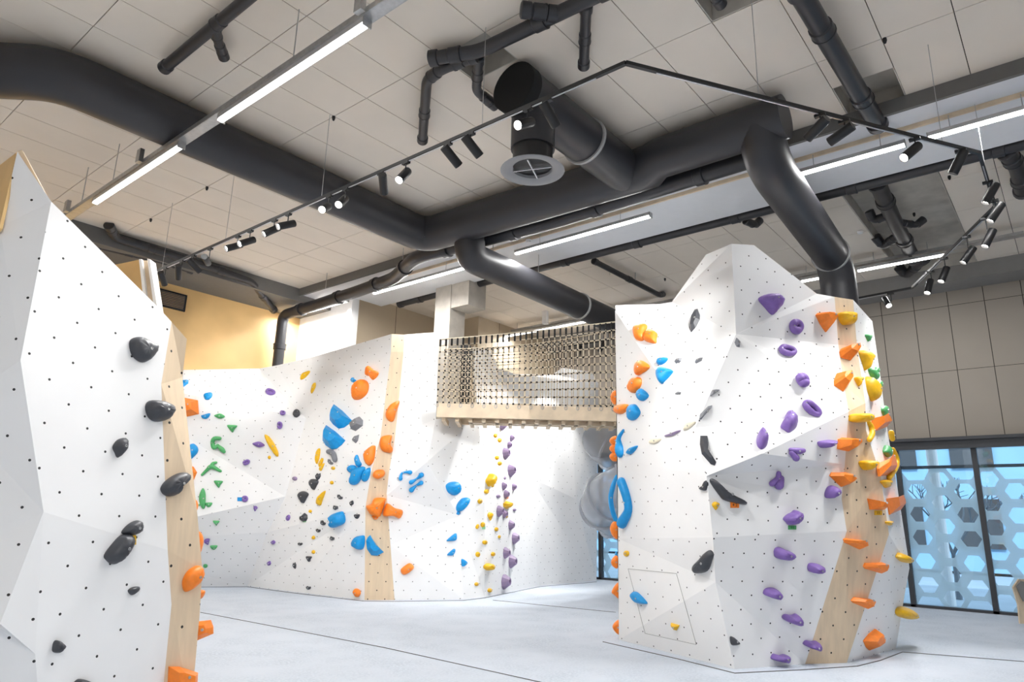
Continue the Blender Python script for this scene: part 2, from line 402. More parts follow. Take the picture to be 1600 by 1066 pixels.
# wooden stand at the right frame edge
q0 = atz(1596, 978, 0); q0 = Vector((q0.x-.4, q0.y, 0))
t = thing('wooden_stand', 'angular plywood stand with grey back, cut by the right edge before the glass', 'stand', q0)
def side(P, N, mat, nm, th=.03):
    bm = bmesh.new(); a = [bm.verts.new(p) for p in P]; b = [bm.verts.new(p+N*th) for p in P]; k = len(P)
    bm.faces.new(a); bm.faces.new(b[::-1])
    for i in range(k): bm.faces.new((a[i], b[i], b[(i+1) % k], a[(i+1) % k]))
    bmesh.ops.recalc_face_normals(bm, faces=bm.faces); return part(nm, bm, mat, t)
dd = q0.dot(Fh)
for off in (0,):
    sP = [(1583, 918), (1592, 905), (1612, 908), (1640, 930), (1640, 975), (1594, 975), (1591, 945)]
    side([atd(x, y, dd) for x, y in sP], Fh, M['timber'], 'side_panel')
    side([atd(x, y, dd-.02) for x, y in [(1587, 916), (1594, 908), (1612, 912), (1636, 932), (1636, 940), (1598, 940)]], -Fh*.4, M['midgrey'], 'back_panel')
side([atd(x, y, dd+.4) for x, y in [(1588, 918), (1597, 905), (1617, 908), (1645, 930), (1645, 969), (1599, 969), (1596, 945)]], Fh, M['timber'], 'side_panel')
# ------------------------------------------------------------------ climbing walls
WALLS = {}
class Wall:
    def __init__(s, key, name, label, vdict, back_dir, thick, base=None):
        s.V = vdict; s.tris = []; s.faces3 = []; s.key = key
        c = sum(vdict.values(), Vector())/len(vdict); s.root = thing(name, label, 'climbing wall', (c.x, c.y, 0)); WALLS[key] = s
        s.bd = back_dir.normalized()*thick
    def panel(s, polys, mat, nm='panel', label=None):
        bm = bmesh.new(); uvl = bm.loops.layers.uv.new('UVMap')
        for poly in polys:
            P = [s.V[k] if isinstance(k, str) else k for k in poly]
            N = Vector()
            for i in range(len(P)):
                a, b = P[i], P[(i+1) % len(P)]; N += Vector(((a.y-b.y)*(a.z+b.z), (a.z-b.z)*(a.x+b.x), (a.x-b.x)*(a.y+b.y)))
            N.normalize(); cen = sum(P, Vector())/len(P)
            if N.dot(O-cen) < 0: N = -N
            U = UP.cross(N).normalized(); W_ = N.cross(U)
            q = [pix(p) for p in P]
            for tri in tessellate_polygon([[Vector((x, y, 0)) for x, y in q]]):
                T = [P[i] for i in tri]; n2 = (T[1]-T[0]).cross(T[2]-T[0])
                if n2.length < 1e-9: continue
                n2.normalize()
                if n2.dot(O-cen) < 0: T = T[::-1]; n2 = -n2
                s.tris.append(([pix(p) for p in T], T[0], n2)); s.faces3.append(T)
                vv = [bm.verts.new(p) for p in T]; f = bm.faces.new(vv)
                for l in f.loops: l[uvl].uv = (l.vert.co.dot(U)+7.3, (l.vert.co-Vector((0, 0, 0))).dot(W_)+3.1)
        bmesh.ops.remove_doubles(bm, verts=bm.verts, dist=1e-5)
        return part(nm, bm, mat, s.root, label=label)
    def back(s, loop, mat=None, nm='back_frame'):
        """closes the wall behind: edge returns and a rear sheet"""
        P = [s.V[k] if isinstance(k, str) else k for k in loop]
        bm = bmesh.new(); A = [bm.verts.new(p+s.bd*.004) for p in P]; B = [bm.verts.new(p+s.bd) for p in P]
        n = len(P)
        for i in range(n): bm.faces.new((A[i], A[(i+1) % n], B[(i+1) % n], B[i]))
        for T in s.faces3:
            if all(any((p-q).length < 1e-4 for q in s.region(loop)) for p in T): bm.faces.new([bm.verts.new(p+s.bd) for p in T])
        bmesh.ops.remove_doubles(bm, verts=bm.verts, dist=1e-5)
        return part(nm, bm, mat or M['plain_white'], s.root)
    def region(s, loop): return list(s.V.values())
    def find(s, x, y):
        best = None
        for q, p, n in s.tris:
            a, b, c = q; d = 0; ins = True; dist = 1e9
            sg = []
            for (x1, y1), (x2, y2) in ((a, b), (b, c), (c, a)):
                sg.append((x2-x1)*(y-y1)-(y2-y1)*(x-x1))
                L2 = (x2-x1)**2+(y2-y1)**2; tt = max(0, min(1, ((x-x1)*(x2-x1)+(y-y1)*(y2-y1))/L2)) if L2 else 0
                dist = min(dist, math.hypot(x-x1-tt*(x2-x1), y-y1-tt*(y2-y1)))
            if all(v >= 0 for v in sg) or all(v <= 0 for v in sg): return p, n
            if best is None or dist < best[0]: best = (dist, p, n)
        return best[1], best[2]
def Vd(d):
    o = {}
    for k, (x, y, dep) in d.items(): o[k] = ground(x, dep) if y == 'g' else (atz(x, y, 0) if dep == 'f' else atd(x, y, dep))
    return o
# --- near left wall
V = Vd(dict(a=(27, 237, 4.50), b=(80, 315, 4.56), c=(32, 563, 4.52), d=(68, 800, 4.52), e=(55, 1022, 4.6), g=(66, 'g', 4.68),
            h=(245, 478, 5.36), i=(292, 530, 5.64), j=(268, 503, 5.5), k=(252, 600, 5.45), l=(262, 860, 5.45), m=(268, 945, 5.5), n=(250, 'g', 5.5),
            o=(285, 590, 5.68), p=(308, 800, 5.72), q=(316, 890, 5.78), r=(312, 960, 5.78), s=(298, 'g', 5.72),
            t=(0, 355, 4.48), u=(-80, 640, 4.42), v=(-110, 900, 4.42), w=(-100, 'g', 4.65), x=(0, 975, 4.5)))
def flatten(V, keys, tri, px):
    p0 = V[tri[0]]; n = (V[tri[1]]-p0).cross(V[tri[2]]-p0).normalized()
    for k in keys:
        x, y = px[k]
        if y is None:
            lo, hi = 900, 2200
            for _ in range(50):
                y = (lo+hi)/2
                if atpl(x, y, p0, n).z > 0: lo = y
                else: hi = y
        V[k] = atpl(x, y, p0, n)
V['g2'] = ground(40, 4.6)
flatten(V, 'hckdl', ('b', 'j', 'g2'), dict(h=(245, 478), c=(32, 563), k=(252, 600), d=(68, 800), l=(262, 860)))
V['g'] = ground(66, 4.82); flatten(V, 'emn', ('d', 'l', 'g'), dict(e=(55, 1022), m=(268, 945), n=(250, None))); del V['g2']
L = Wall('L', 'climbing_wall', 'tall near white climbing wall at the left with black holds and pointed top', V, ray(300, 790)*Vector((1, 1, 0)) - Rh*.05, .55)
L.panel([['b', 'h', 'j', 'k', 'c'], ['c', 'k', 'l', 'd'], ['d', 'l', 'm', 'n', 'g', 'e']], M['white_l'], 'front_panel')
L.panel([['a', 'b', 'c', 'u', 't'], ['c', 'd', 'v', 'u'], ['d', 'e', 'x', 'v']], M['white_l'], 'side_panel')
L.panel([['e', 'g', 'w', 'v', 'x']], M['white_l'], 'side_panel')
L.panel([['j', 'i', 'o', 'p', 'l', 'k'], ['l', 'p', 'q', 'r', 's', 'n', 'm']], M['birch'], 'birch_stripe')
L.back(['a', 'b', 'h', 'j', 'i', 'o', 'p', 'q', 'r', 's', 'g', 'w', 'v', 'u', 't'], M['timber'])
# brown plywood return at far left and the panel edge standing behind
bm = bmesh.new(); P = [atd(26, 238, 4.52), atd(-1, 356, 4.42), atd(-60, 430, 4.6), atd(-60, 262, 5.2), atd(0, 258, 5.0)]
N_ = Vector((0, 0, 0)); f = bm.faces.new([bm.verts.new(p) for p in P]); r_ = bmesh.ops.extrude_face_region(bm, geom=[f])
bmesh.ops.translate(bm, verts=[v for v in r_['geom'] if isinstance(v, bmesh.types.BMVert)], vec=Fh*.03); part('plywood_return', bm, M['plywood'], L.root)
bm = bmesh.new(); add_beam(bm, atd(33, 238, 4.75), atd(120, 400, 4.9), .05, .03); part('stud', bm, M['timber'], L.root)
t = thing('panel_back', 'brown plywood panel back with pale studs showing behind the near left wall', 'panel', tuple(atd(210, 440, 6.6)*Vector((1, 1, 0)) if False else (atd(210, 440, 6.6).x, atd(210, 440, 6.6).y, 0)))
def slab(P, th, mat, nm, par, dirn=Fh):
    bm = bmesh.new(); a = [bm.verts.new(p) for p in P]; b = [bm.verts.new(p+dirn*th) for p in P]; k = len(P)
    bm.faces.new(a); bm.faces.new(b[::-1])
    for i in range(k): bm.faces.new((a[i], b[i], b[(i+1) % k], a[(i+1) % k]))
    bmesh.ops.recalc_face_normals(bm, faces=bm.faces); return part(nm, bm, mat, par)
slab([atd(150, 420, 6.7), atd(217, 406, 6.5), atd(233, 470, 6.5), atd(240, 560, 6.5), atd(150, 560, 6.7)], .03, M['plywood'], 'plywood_sheet', t)
slab([atd(217, 405, 6.46), atd(221, 405, 6.46), atd(240, 560, 6.46), atd(234, 560, 6.46)], .12, M['plain_white'], 'stud', t)
slab([atd(230, 404, 6.44), atd(234, 405, 6.44), atd(258, 560, 6.44), atd(251, 560, 6.44)], .12, M['plain_white'], 'stud', t)
slab([atd(221, 407, 6.5), atd(230, 407, 6.5), atd(252, 560, 6.5), atd(240, 560, 6.5)], .03, M['timber'], 'stud', t)
# --- far wall
V = Vd(dict(a=(120, 581, 13.6), b=(405, 576, 14.75), c=(433, 571, 14.55), d=(488, 558, 14.1), e=(478, 654, 13.95), f=(446, 776, 14.1), g=(120, 850, 13.3),
            h=(418, 832, 14.35), i=(386, 916, 'f'), j=(120, 920, 'f'),
            k=(612, 522, 13.2), k2=(611, 550, 13.1), k3=(595, 681, 12.85), k4=(580, 738, 12.85), k5=(571, 793, 12.95), k6=(569.5, 938, 'f'),
            l=(460, 925.5, 'f'), m=(632, 523, 13.25), m2=(630.7, 550, 13.15), m3=(617.6, 681, 12.92), m4=(608, 737, 12.9), m5=(604, 772, 12.95), m6=(610, 852, 13.05), m7=(616.6, 938, 'f'),
            n=(685, 519, 13.5), n2=(682.5, 624, 13.3), n3=(681, 655, 13.25), t1=(667, 722, 12.95), t2=(605, 774, 12.95), t3=(716, 805, 13.55),
            o=(724, 937, 'f'), p=(747, 652, 13.95), p2=(757, 786, 13.9), q=(757, 933, 'f'),
            r=(740, 542, 14.2), r2=(767, 548, 14.35), r3=(779, 575, 14.6), r4=(806, 585, 15.4), s1=(810, 661, 15.3), s2=(826, 745, 15.9), s3=(843, 916, 'f'),
            u1=(864, 585, 16.5), u2=(878, 575, 16.7), u3=(924, 581, 17.4), u4=(935, 600, 17.6), u5=(932, 908, 'f'),
            c1=(870, 655, 16.3), c2=(893, 655, 16.7), c3=(900, 780, 17.0)))
W = Wall('W', 'climbing_wall', 'long far white climbing wall with a birch stripe beside the rope bridge', V, ray(560, 800)*Vector((1, 1, 0)), .35)
W.panel([['a', 'b', 'c', 'd', 'e', 'f', 'g']], M['white'], 'corner_panel')
W.panel([['g', 'f', 'h', 'i', 'j']], M['white'], 'kick_panel')
W.panel([['d', 'k', 'k2', 'k3', 'k4', 'e'], ['e', 'k4', 'k5', 'h', 'f'], ['h', 'k5', 'k6', 'l', 'i']], M['white'], 'middle_panel')
W.panel([['k', 'm', 'm2', 'k2'], ['k2', 'm2', 'm3', 'k3'], ['k3', 'm3', 'm4', 'k4'], ['k4', 'm4', 'm5', 'k5'], ['k5', 'm5', 'm6', 'm7', 'k6']], M['birch'], 'birch_stripe')
W.panel([['m', 'n', 'n2', 'n3', 't1', 'm3', 'm2'], ['m3', 't1', 't2', 'm5', 'm4'], ['t1', 't3', 't2'], ['t2', 't3', 'o', 'm7', 'm6', 'm5'], ['n3', 'p', 't3', 't1'], ['p', 'p2', 't3'], ['t3', 'p2', 'q', 'o']], M['white'], 'right_panel')
W.panel([['r', 'r2', 'r3', 'r4', 's1', 's2', 'p2', 'p'], ['p2', 's2', 's3', 'q']], M['white'], 'inner_panel')
W.panel([['r4', 'u1', 'u2', 'u3', 'u4', 'c2', 'c1', 's1'], ['s1', 'c1', 'c2', 'c3', 's2'], ['s2', 'c3', 'u5', 's3'], ['u4', 'u5', 'c3', 'c2']], M['white'], 'recessed_panel')
W.back(['a', 'b', 'c', 'd', 'k', 'm', 'n', 'n2', 'n3', 'p', 'r', 'r2', 'r3', 'r4', 'u1', 'u2', 'u3', 'u4', 'u5', 's3', 'q', 'o', 'm7', 'k6', 'l', 'i', 'j'])
t = thing('partition_panel', 'upright birch panel standing behind the left end of the rope net', 'panel', (atd(710, 580, 13.9).x, atd(710, 580, 13.9).y, 3.3))
slab([atd(706, 538, 14.25), atd(736, 540, 14.1), atd(734, 632, 14.1), atd(704, 632, 14.25)], .05, M['birch'], 'birch_sheet', t)
slab([atd(685, 530, 14.3), atd(705, 533, 14.28), atd(703, 632, 14.28), atd(684, 632, 14.3)], .05, M['timber'], 'side_sheet', t)
# --- right tower
def tz(x, y): p = atz(x, y, 0); return p.dot(Fh)
dA, dE, dS, dT, dR = tz(967, 1000), tz(1148, 1046), tz(1258, 1038), tz(1322, 1036), tz(1400, 1014)
V = Vd(dict(a=(961, 486, dA), b=(1050, 472, 8.75), c=(1103, 398, 8.25), d=(1143, 381, dE-.1), e=(1150, 522, dE-.05), f=(1086, 669, dE-.15), g=(965, 717, dA-.2),
            h=(1104, 744, dE-.26), i2=(1114, 840, dE-.2), i=(1118, 910, dE-.08), j=(966, 842, dA-.05), k=(1148, 1046, 'f'), l=(967, 1000, 'f'),
            m=(1178, 383, dE+.0), n=(1276, 459, dS-.05), o=(1304, 464, 8.22), p=(1310, 539, 8.22), q=(1318, 600, 8.06), r=(1326, 643, 7.93), s=(1320, 726, 7.98), t=(1315, 780, 8.02), u=(1323, 830, 8.04), v=(1258, 1038, 'f'),
            w=(1191, 709, dE-.36), A=(1333, 468.5, 8.35), B=(1339, 541, 8.32), B2=(1352, 630, 8.1), D=(1353, 672, 8.08), E=(1376, 744, 8.22), F=(1389, 835, 8.36), G=(1323, 1036, 'f'),
            H=(1363, 502, 9.1), I=(1376, 591, 9.1), J=(1387, 677, 9.1), K=(1400, 748, 9.15), L=(1419, 872, 9.3), M=(1421, 888, 9.3), N=(1412, 938, 9.33), P=(1400, 1014, 'f')))
T = Wall('T', 'climbing_tower', 'freestanding white climbing tower at the right with purple holds and birch stripe', V, ray(1200, 800)*Vector((1, 1, 0)), 1.0)
T.panel([['a', 'b', 'c', 'd', 'e', 'f', 'g'], ['g', 'f', 'h', 'i2', 'i', 'j'], ['j', 'i', 'k', 'l']], M['white'], 'left_panel')
T.panel([['d', 'm', 'n', 'o', 'p', 'e'], ['e', 'p', 'q', 'r', 'w', 'h', 'f'], ['h', 'w', 'r', 's', 't', 'u', 'i2'], ['i2', 'u', 'v', 'k', 'i']], M['white_b'], 'front_panel')
T.panel([['o', 'A', 'B', 'p'], ['p', 'B', 'B2', 'D', 'r', 'q'], ['r', 'D', 'E', 't', 's'], ['t', 'E', 'F', 'u'], ['u', 'F', 'G', 'v']], M['birch'], 'birch_stripe')
T.panel([['A', 'H', 'I', 'J', 'D', 'B2', 'B'], ['D', 'J', 'K', 'L', 'M', 'F', 'E'], ['F', 'M', 'N', 'P', 'G']], M['white'], 'end_panel')
T.back(['a', 'b', 'c', 'd', 'm', 'n', 'o', 'A', 'H', 'I', 'J', 'K', 'L', 'M', 'N', 'P', 'G', 'v', 'k', 'l'], M['plain_white'])
bm = bmesh.new(); P = [atd(962, 477, dA+1.6), atd(1037, 475, dA+.4), atd(1037, 540, dA+.4), atd(964, 560, dA+1.6)]; slab(P, .03, M['plain_white'], 'rear_panel', T.root)
# mat seams
def seam(i, pts, wd=.012):
    bm = bmesh.new()
    for a, b in zip(pts, pts[1:]):
        A, B = atz(*a, .004), atz(*b, .004); add_beam(bm, A, B, wd, .006)
    struct('trim_%d' % i, bm, M['grille'])
seam(7, [(942, 1003), (1060, 1030), (1148, 1052), (1250, 1047), (1340, 1041), (1376, 1032), (1410, 1019), (1600, 1034)], .010)
seam(8, [(313, 957), (600, 1012), (880, 1074)], .004)
seam(10, [(770, 938), (860, 947), (962, 957)], .006)
seam(9, [(288, 918), (386, 917), (460, 927), (569, 939.5), (617, 940), (724, 938.5), (757, 934.5), (843, 917), (932, 909.5)], .025)
# hatch outline on the tower's left face (fine joint)
# ------------------------------------------------------------------ rope bridge
zb = atd(684, 652, 12.65).z; zt = atd(682, 630.6, 12.65).z
A0, A1 = atd(683, 640, 12.65), atd(975, 640, 12.65); A0.z = A1.z = 0
dirb = (A1-A0).normalized(); bk = Vector((-dirb.y, dirb.x, 0)); bk = bk if bk.dot(Fh) > 0 else -bk
br = thing('rope_bridge', 'timber footbridge high between the far wall and the right tower', 'bridge', (A0+A1)/2)
def bbeam(a, b, wd, z0, z1, nm, mat):
    bm = bmesh.new(); add_beam(bm, a+UP*(z0+z1)/2, b+UP*(z0+z1)/2, wd, z1-z0); return part(nm, bm, mat, br)
bbeam(A0, A1, .09, zb, zt, 'side_beam', M['timber']); bbeam(A0+bk*.98, A1+bk*.98, .09, zb, zt, 'side_beam', M['timber'])
bbeam(A0+bk*.49, A1+bk*.49, .88, zt-.06, zt-.02, 'deck', M['timber'])
L_ = (A1-A0).length; n = 14
for i in range(n):
    c = A0+dirb*(L_*(i+.5)/n); bm = bmesh.new(); add_beam(bm, c+bk*.06+UP*(zb-.02), c+bk*.92+UP*(zb-.02), .07, .09); part('joist', bm, M['timber'], br)
bm = bmesh.new(); add_beam(bm, A0+dirb*.6+bk*.3+UP*(zb-.04), A1+bk*.3+UP*(zb-.04), .14, .05); part('rail', bm, M['timber'], br)
def net(off, ztops, z0, sag, ncol, nrow, label, knotr):
    """square rope mesh: ropes as tubes, knots as small balls"""
    t = thing('safety_net', label, 'net', (A0+A1)/2+bk*off+UP*z0, 'rope nets of the footbridge')
    bm = bmesh.new(); kb = bmesh.new()
    def P(u, v):
        p = A0+dirb*(L_*u)+bk*(off+sag*math.sin(math.pi*v)*(.6+.4*math.sin(6*u+off*4)))
        zt_ = ztops[0]+(ztops[1]-ztops[0])*u-.10*math.sin(math.pi*u)*(1 if off > .5 else .25)
        return Vector((p.x, p.y, z0+(zt_-z0)*v))
    for i in range(ncol+1): add_tube(bm, [P(i/ncol, j/nrow) for j in range(nrow+1)], .008, 5)
    for j in range(nrow+1): add_tube(bm, [P(i/ncol, j/nrow) for i in range(ncol+1)], .008 if j < nrow else .015, 5)
    part('rope', bm, M['rope'], t)
    for i in range(ncol+1):
        for j in range(nrow+1):
            c = P(i/ncol, j/nrow); r = knotr*random.uniform(.85, 1.15)
            if j == nrow: add_tube(kb, [c, c-UP*.13], .02, 6); continue
            bmesh.ops.create_icosphere(kb, subdivisions=1, radius=r, matrix=Matrix.Translation(c))
    k = part('knots', kb, M['ropeblack'], t); k['kind'] = 'stuff'
    return t, P
z_l = atd(684, 531, 12.65).z; z_r = atd(961, 502, 12.65).z
t, P = net(-.02, (z_l, z_r), zt+.02, .05, 32, 10, 'front rope net along the near side of the footbridge', .021)
for i in range(0, 33, 2):
    c = P(i/32, 0); bm = bmesh.new(); add_tube(bm, [c+Vector((0, 0, .02)), c-UP*.03], .008, 6)
    R_ = .026; cc_ = c-UP*.055-bk*.03; add_tube(bm, [cc_+dirb*R_*math.cos(a)+UP*R_*1.3*math.sin(a) for a in [2*math.pi*q/10 for q in range(10)]], .007, 5, closed=True)
    part('snap_hook', bm, M['steel'], t)
net(.98, (z_l+.05, z_r+.1), zt+.02, -.25, 32, 10, 'rear rope net along the far side of the footbridge', 0.018)
# ------------------------------------------------------------------ tube slide
axp = atd(985, 760, 13.6); sl = thing('tube_slide', 'translucent grey spiral tube slide between footbridge and right tower', 'slide', (axp.x, axp.y, 0))
def hp(a, R=.52):
    return Vector((axp.x+R*math.cos(a), axp.y+R*math.sin(a), atd(985, 786, 13.6).z+(a-a_ref)*1.32/(2*math.pi)))
aL = math.atan2(-Rh.y, -Rh.x); a_ref = aL
seg0 = aL-2.2*math.pi
for s in range(13):
    a0 = aL-1.35*math.pi+s*math.pi/4*1.0; a1 = a0+math.pi/4
    if hp(a0).z > zt-.3: break
    bm = bmesh.new(); add_tube(bm, [hp(a0+(a1-a0)*k/6) for k in range(7)], .44, 28, cap=False); part('tube_section', bm, M['slide'], sl, smooth=True)
    bm = bmesh.new(); p = hp(a0); add_lathe(bm, p-(hp(a0+.02)-hp(a0-.02)).normalized()*.02, hp(a0+.02)-hp(a0-.02), [(.44, 0), (.49, 0), (.49, .04), (.44, .04), (.44, 0)], 32); part('joint_ring', bm, M['slide'], sl, smooth=True, ang=.6)
bm = tube([(axp.x, axp.y, 0), (axp.x, axp.y, zb)], .05); part('post', bm, M['steel'], sl)
# ------------------------------------------------------------------ ventilation duct
DZ = 6.14
def pz(x, y, z=DZ): return atz(x, y, z)
dx_y = pz(350, 230).y; R0 = .295; XA, XB = 7.64, 7.52
b3y = (atz(798.6, 133.4, DZ).y+atz(914, 220, DZ).y)/2
q1 = pz(1190, 198); ydR = q1.y
print('duct', dx_y, XA, XB, b3y, ydR)
du = thing('ventilation_duct', 'large matt black ventilation duct winding under the ceiling with branches', 'duct', (XA, dx_y, DZ))
pA = atz(93, 112, DZ); pA.y = dx_y; pL = atz(-60, 108, DZ)
part('main_run', tube([pL, pA, Vector((XA-.15, dx_y, DZ)), Vector((XA, b3y, DZ))], R0, 32, fl=.32), M['duct'], du, smooth=True, ang=.9)
part('main_run', tube([Vector((XA, b3y+.1, DZ)), Vector((XA, b3y-.35, DZ)), Vector((XB, b3y-.55, DZ)), Vector((XB, ydR-.3, DZ))], [R0, R0, .265, .265], 32), M['duct'], du, smooth=True, ang=.9)
e2 = atz(1300, 400, 5.62)
part('branch', tube([Vector((XB, ydR, DZ)), Vector((XB+.12, ydR, 5.78)), Vector((XB+.5, ydR+.02, 5.68)), Vector((e2.x, e2.y, 5.62)), Vector((e2.x+.22, e2.y, 5.3)), Vector((e2.x+.25, e2.y, 3.4))], .265, 32, fl=.3), M['duct'], du, smooth=True, ang=.9)
m2 = atz(905, 478, 5.62); yy = m2.y; print('mid', m2, e2)
part('branch', tube([Vector((XA+.05, yy, DZ-.1)), Vector((XA+.1, yy, 5.64)), Vector((m2.x+1.6, yy, 5.6))], .255, 32, fl=.4), M['duct'], du, smooth=True, ang=.9)
ex = atz(803, 137, DZ).x
part('branch', tube([Vector((XA, b3y, DZ)), Vector((ex, b3y, DZ))], .285, 32), M['duct'], du, smooth=True, ang=.9)
part('end_cap', lathe(Vector((ex, b3y, DZ)), (-1, 0, 0), [(.287, -.12), (.295, -.12), (.295, .02), (.27, .03), (.001, .03)], 32), M['blackhole'], du, smooth=True, ang=.6)
dc = aty(832, 262, b3y); zf = dc.z; print('diffuser', dc, ex)
part('drop', tube([Vector((dc.x, b3y, DZ)), Vector((dc.x, b3y, zf+.22))], .25, 28), M['duct'], du, smooth=True, ang=.9)
part('collar', tube([Vector((dc.x, b3y, zf+.24)), Vector((dc.x, b3y, zf+.02))], .225, 28), M['black'], du, smooth=True, ang=.9)
df = part('diffuser', lathe(Vector((dc.x, b3y, zf)), (0, 0, -1), [(.22, -.02), (.22, .0), (.35, .03), (.36, .04), (.35, .045), (.25, .03), (.225, .015), (.22, -.06)], 36), M['flange'], du, smooth=True, ang=.7, label='round grey diffuser flange')
part('core', lathe(Vector((dc.x, b3y, zf+.01)), (0, 0, -1), [(.001, -.02), (.222, -.02), (.222, 0)], 28), M['blackhole'], df)
bm = bmesh.new()
for k in (0.4, 1.97): add_beam(bm, Vector((dc.x-math.cos(k)*.22, b3y-math.sin(k)*.22, zf-.015)), Vector((dc.x+math.cos(k)*.22, b3y+math.sin(k)*.22, zf-.015)), .012, .02)
part('vane', bm, M['alu'], df)
def ring(p, ax, r): part('joint_ring', lathe(p, ax, [(r*.98, -.02), (r*1.09, -.02), (r*1.09, .02), (r*.98, .02), (r*.98, -.02)], 36), M['gasket'], du, smooth=True, ang=.6)
def xat(px, py, y, z): return aty(px, py, y).x
ring(Vector((atz(914, 220, DZ).x, b3y, DZ)), (1, 0, 0), .287)
ring(Vector((m2.x, yy, 5.612)), (1, 0, 0), .255)
ring(Vector((e2.x-.1, e2.y, 5.62)), (1, 0, -.02), .267)
for p in ((2.5, dx_y), (4.74, dx_y), (6.6, dx_y), (ex+.35, b3y), (8.3, yy), (9.6, yy), (XB, 3.4)):
    part('hanger_rod', tube([(p[0], p[1], CEIL), (p[0], p[1], 6.4 if p[0] < 8 else 5.8)], .006, 6), M['steel'], du)
# ------------------------------------------------------------------ drain pipes
def pipe_run(label, runs, r, collars=(), brackets=(), cat='pipe', name='drain_pipe'):
    base = Vector(runs[0][0]); t = thing(name, label, cat, base, 'black drain pipes under the ceiling')
    for i, run in enumerate(runs):
        rad = r if not isinstance(r, list) else r[i]
        part('pipe' if i == 0 else 'branch', tube(run, rad, 18, fl=rad*1.6), M['pipe'], t, smooth=True, ang=.9)
        P = [Vector(p) for p in run]
        for a, b in zip(P, P[1:]):
            n = max(1, int((b-a).length/1.3))
            for k in range(n):
                c = a+(b-a)*((k+.5)/n) if (b-a).length > .5 else (a+b)/2
                d = (b-a).normalized(); part('coupling', lathe(c, d, [(rad, -.07), (rad*1.16, -.06), (rad*1.16, .05), (rad*1.22, .05), (rad*1.22, .07), (rad, .075)], 18), M['pipe'], t, smooth=True, ang=.6)
        for e, f_ in ((P[0], P[1]), (P[-1], P[-2])):
            d = (e-f_).normalized(); part('end_socket', lathe(e, d, [(rad, -.1), (rad*1.2, -.09), (rad*1.22, .0), (rad*.9, .012), (.001, .012)], 18), M['pipe'], t, smooth=True, ang=.6)
    for b in brackets:
        part('hanger_rod', tube([(b[0], b[1], CEIL), (b[0], b[1], b[2])], .007, 6), M['steel'], t)
    return t
Z = 6.33
def a6(x, y, z=Z): return atz(x, y, z)
def al(p, **k):
    q = Vector(p)
    for kk, v in k.items(): setattr(q, kk, v)
    return q
pipe_run('black drain pipe with side tee on the ceiling at upper left', [[(2.68, 5.0, Z), (2.68, 7.42, Z)], [(2.68, 6.3, Z), tuple(a6(340, 62)), tuple(a6(350, 90))]], [.062, .05])
pm = 4.62
pipe_run('branched black drain pipe hanging above the track near top centre', [[tuple(a6(672, 92)), tuple(a6(750, 80)), tuple(a6(950, -16))], [tuple(a6(745, 88)), tuple(a6(690, 108)), tuple(a6(667, 125)), tuple(a6(660, 220))],
          [tuple(a6(748, 90)), tuple(a6(744, 142)), tuple(a6(774, 166))], [tuple(a6(916, 8)), tuple(a6(912, 104))], [tuple(a6(815, 15)), tuple(a6(870, 22))]], [.075, .06, .055, .055, .07])
pipe_run('thick black drain pipe crossing the ceiling at top right', [[tuple(a6(1245, -20, 6.28)), tuple(a6(1372, 196, 6.28))]], .10, brackets=[(8.3, 1.42, 6.35)])
pipe_run('short black pipe stub in the ceiling recess at the top edge', [[tuple(a6(1105, -25, 6.45)), tuple(a6(1127, 8, 6.45))]], .05)
P4 = [tuple(al(atz(414, 575, 3.0), x=8.57, y=14.15)), (8.57, 14.15, 6.0), tuple(atz(560, 455, 6.05)), tuple(atz(615, 435, 6.05)), tuple(atz(650, 402, 6.05)), tuple(atz(860, 347, 6.05)), tuple(atz(1190, 243, 6.05))]
P4[0] = (8.57, 14.1, 2.9); P4[1] = (8.57, 14.1, 5.98)
pipe_run('long black drain pipe running below the duct and down by the plywood wall', [P4], .125, brackets=[(8.19, 11.95, 6.12), (8.19, 9.53, 6.12), (8.2, 8.9, 6.1)])
pipe_run('black drain pipe with upturned end against the plywood wall bulkhead', [[tuple(a6(170, 352, 6.42)), tuple(a6(180, 372)), tuple(a6(290, 405, 6.3)), tuple(a6(393, 440, 6.28)), tuple(atz(428, 485, 6.05))]], .075)
pipe_run('thin black drain pipe low behind the near left wall', [[tuple(a6(150, 385, 6.2)), tuple(a6(250, 408, 6.2)), tuple(a6(300, 425, 6.2))]], .05)
P5 = [(10.22, 11.9, 6.3), (10.22, 6.5, 6.3), (10.22, 2.9, 6.3), (10.22, 1.2, 6.3), (10.22, -2.5, 6.3)]
pipe_run('long black drain pipe along the far edge of the white soffit', [P5, [tuple(atz(928, 408, 6.3)), tuple(atz(1030, 461, 6.3)), tuple(atz(1036, 460, 6.42))], [tuple(atz(1165, 345, 6.3)), tuple(atz(1180, 352, 6.3)), tuple(atz(1187, 345, 6.42))]], [.085, .055, .055],
         brackets=[tuple(atz(953, 430, 6.3)), tuple(atz(993, 438, 6.3))])
R6 = lambda x, y, z=6.36: tuple(atz(x, y, z))
pipe_run('cluster of black drain pipes with elbows in the long ceiling recess', [[R6(1370, 285), R6(1395, 340), R6(1428, 405)], [R6(1392, 335), R6(1365, 345), R6(1358, 330, 6.5)], [R6(1405, 348), R6(1432, 352), R6(1443, 343, 6.46)],
          [R6(1408, 365), R6(1380, 385), R6(1368, 370, 6.5)], [R6(1445, 405), R6(1415, 430), R6(1405, 418, 6.46)]], [.115, .06, .055, .07, .08])
pipe_run('black ribbed pipe hanging at the right edge beyond the track corner', [[R6(1572, 236, 6.3), R6(1590, 262, 6.3), R6(1598, 300, 6.3)]], .10)
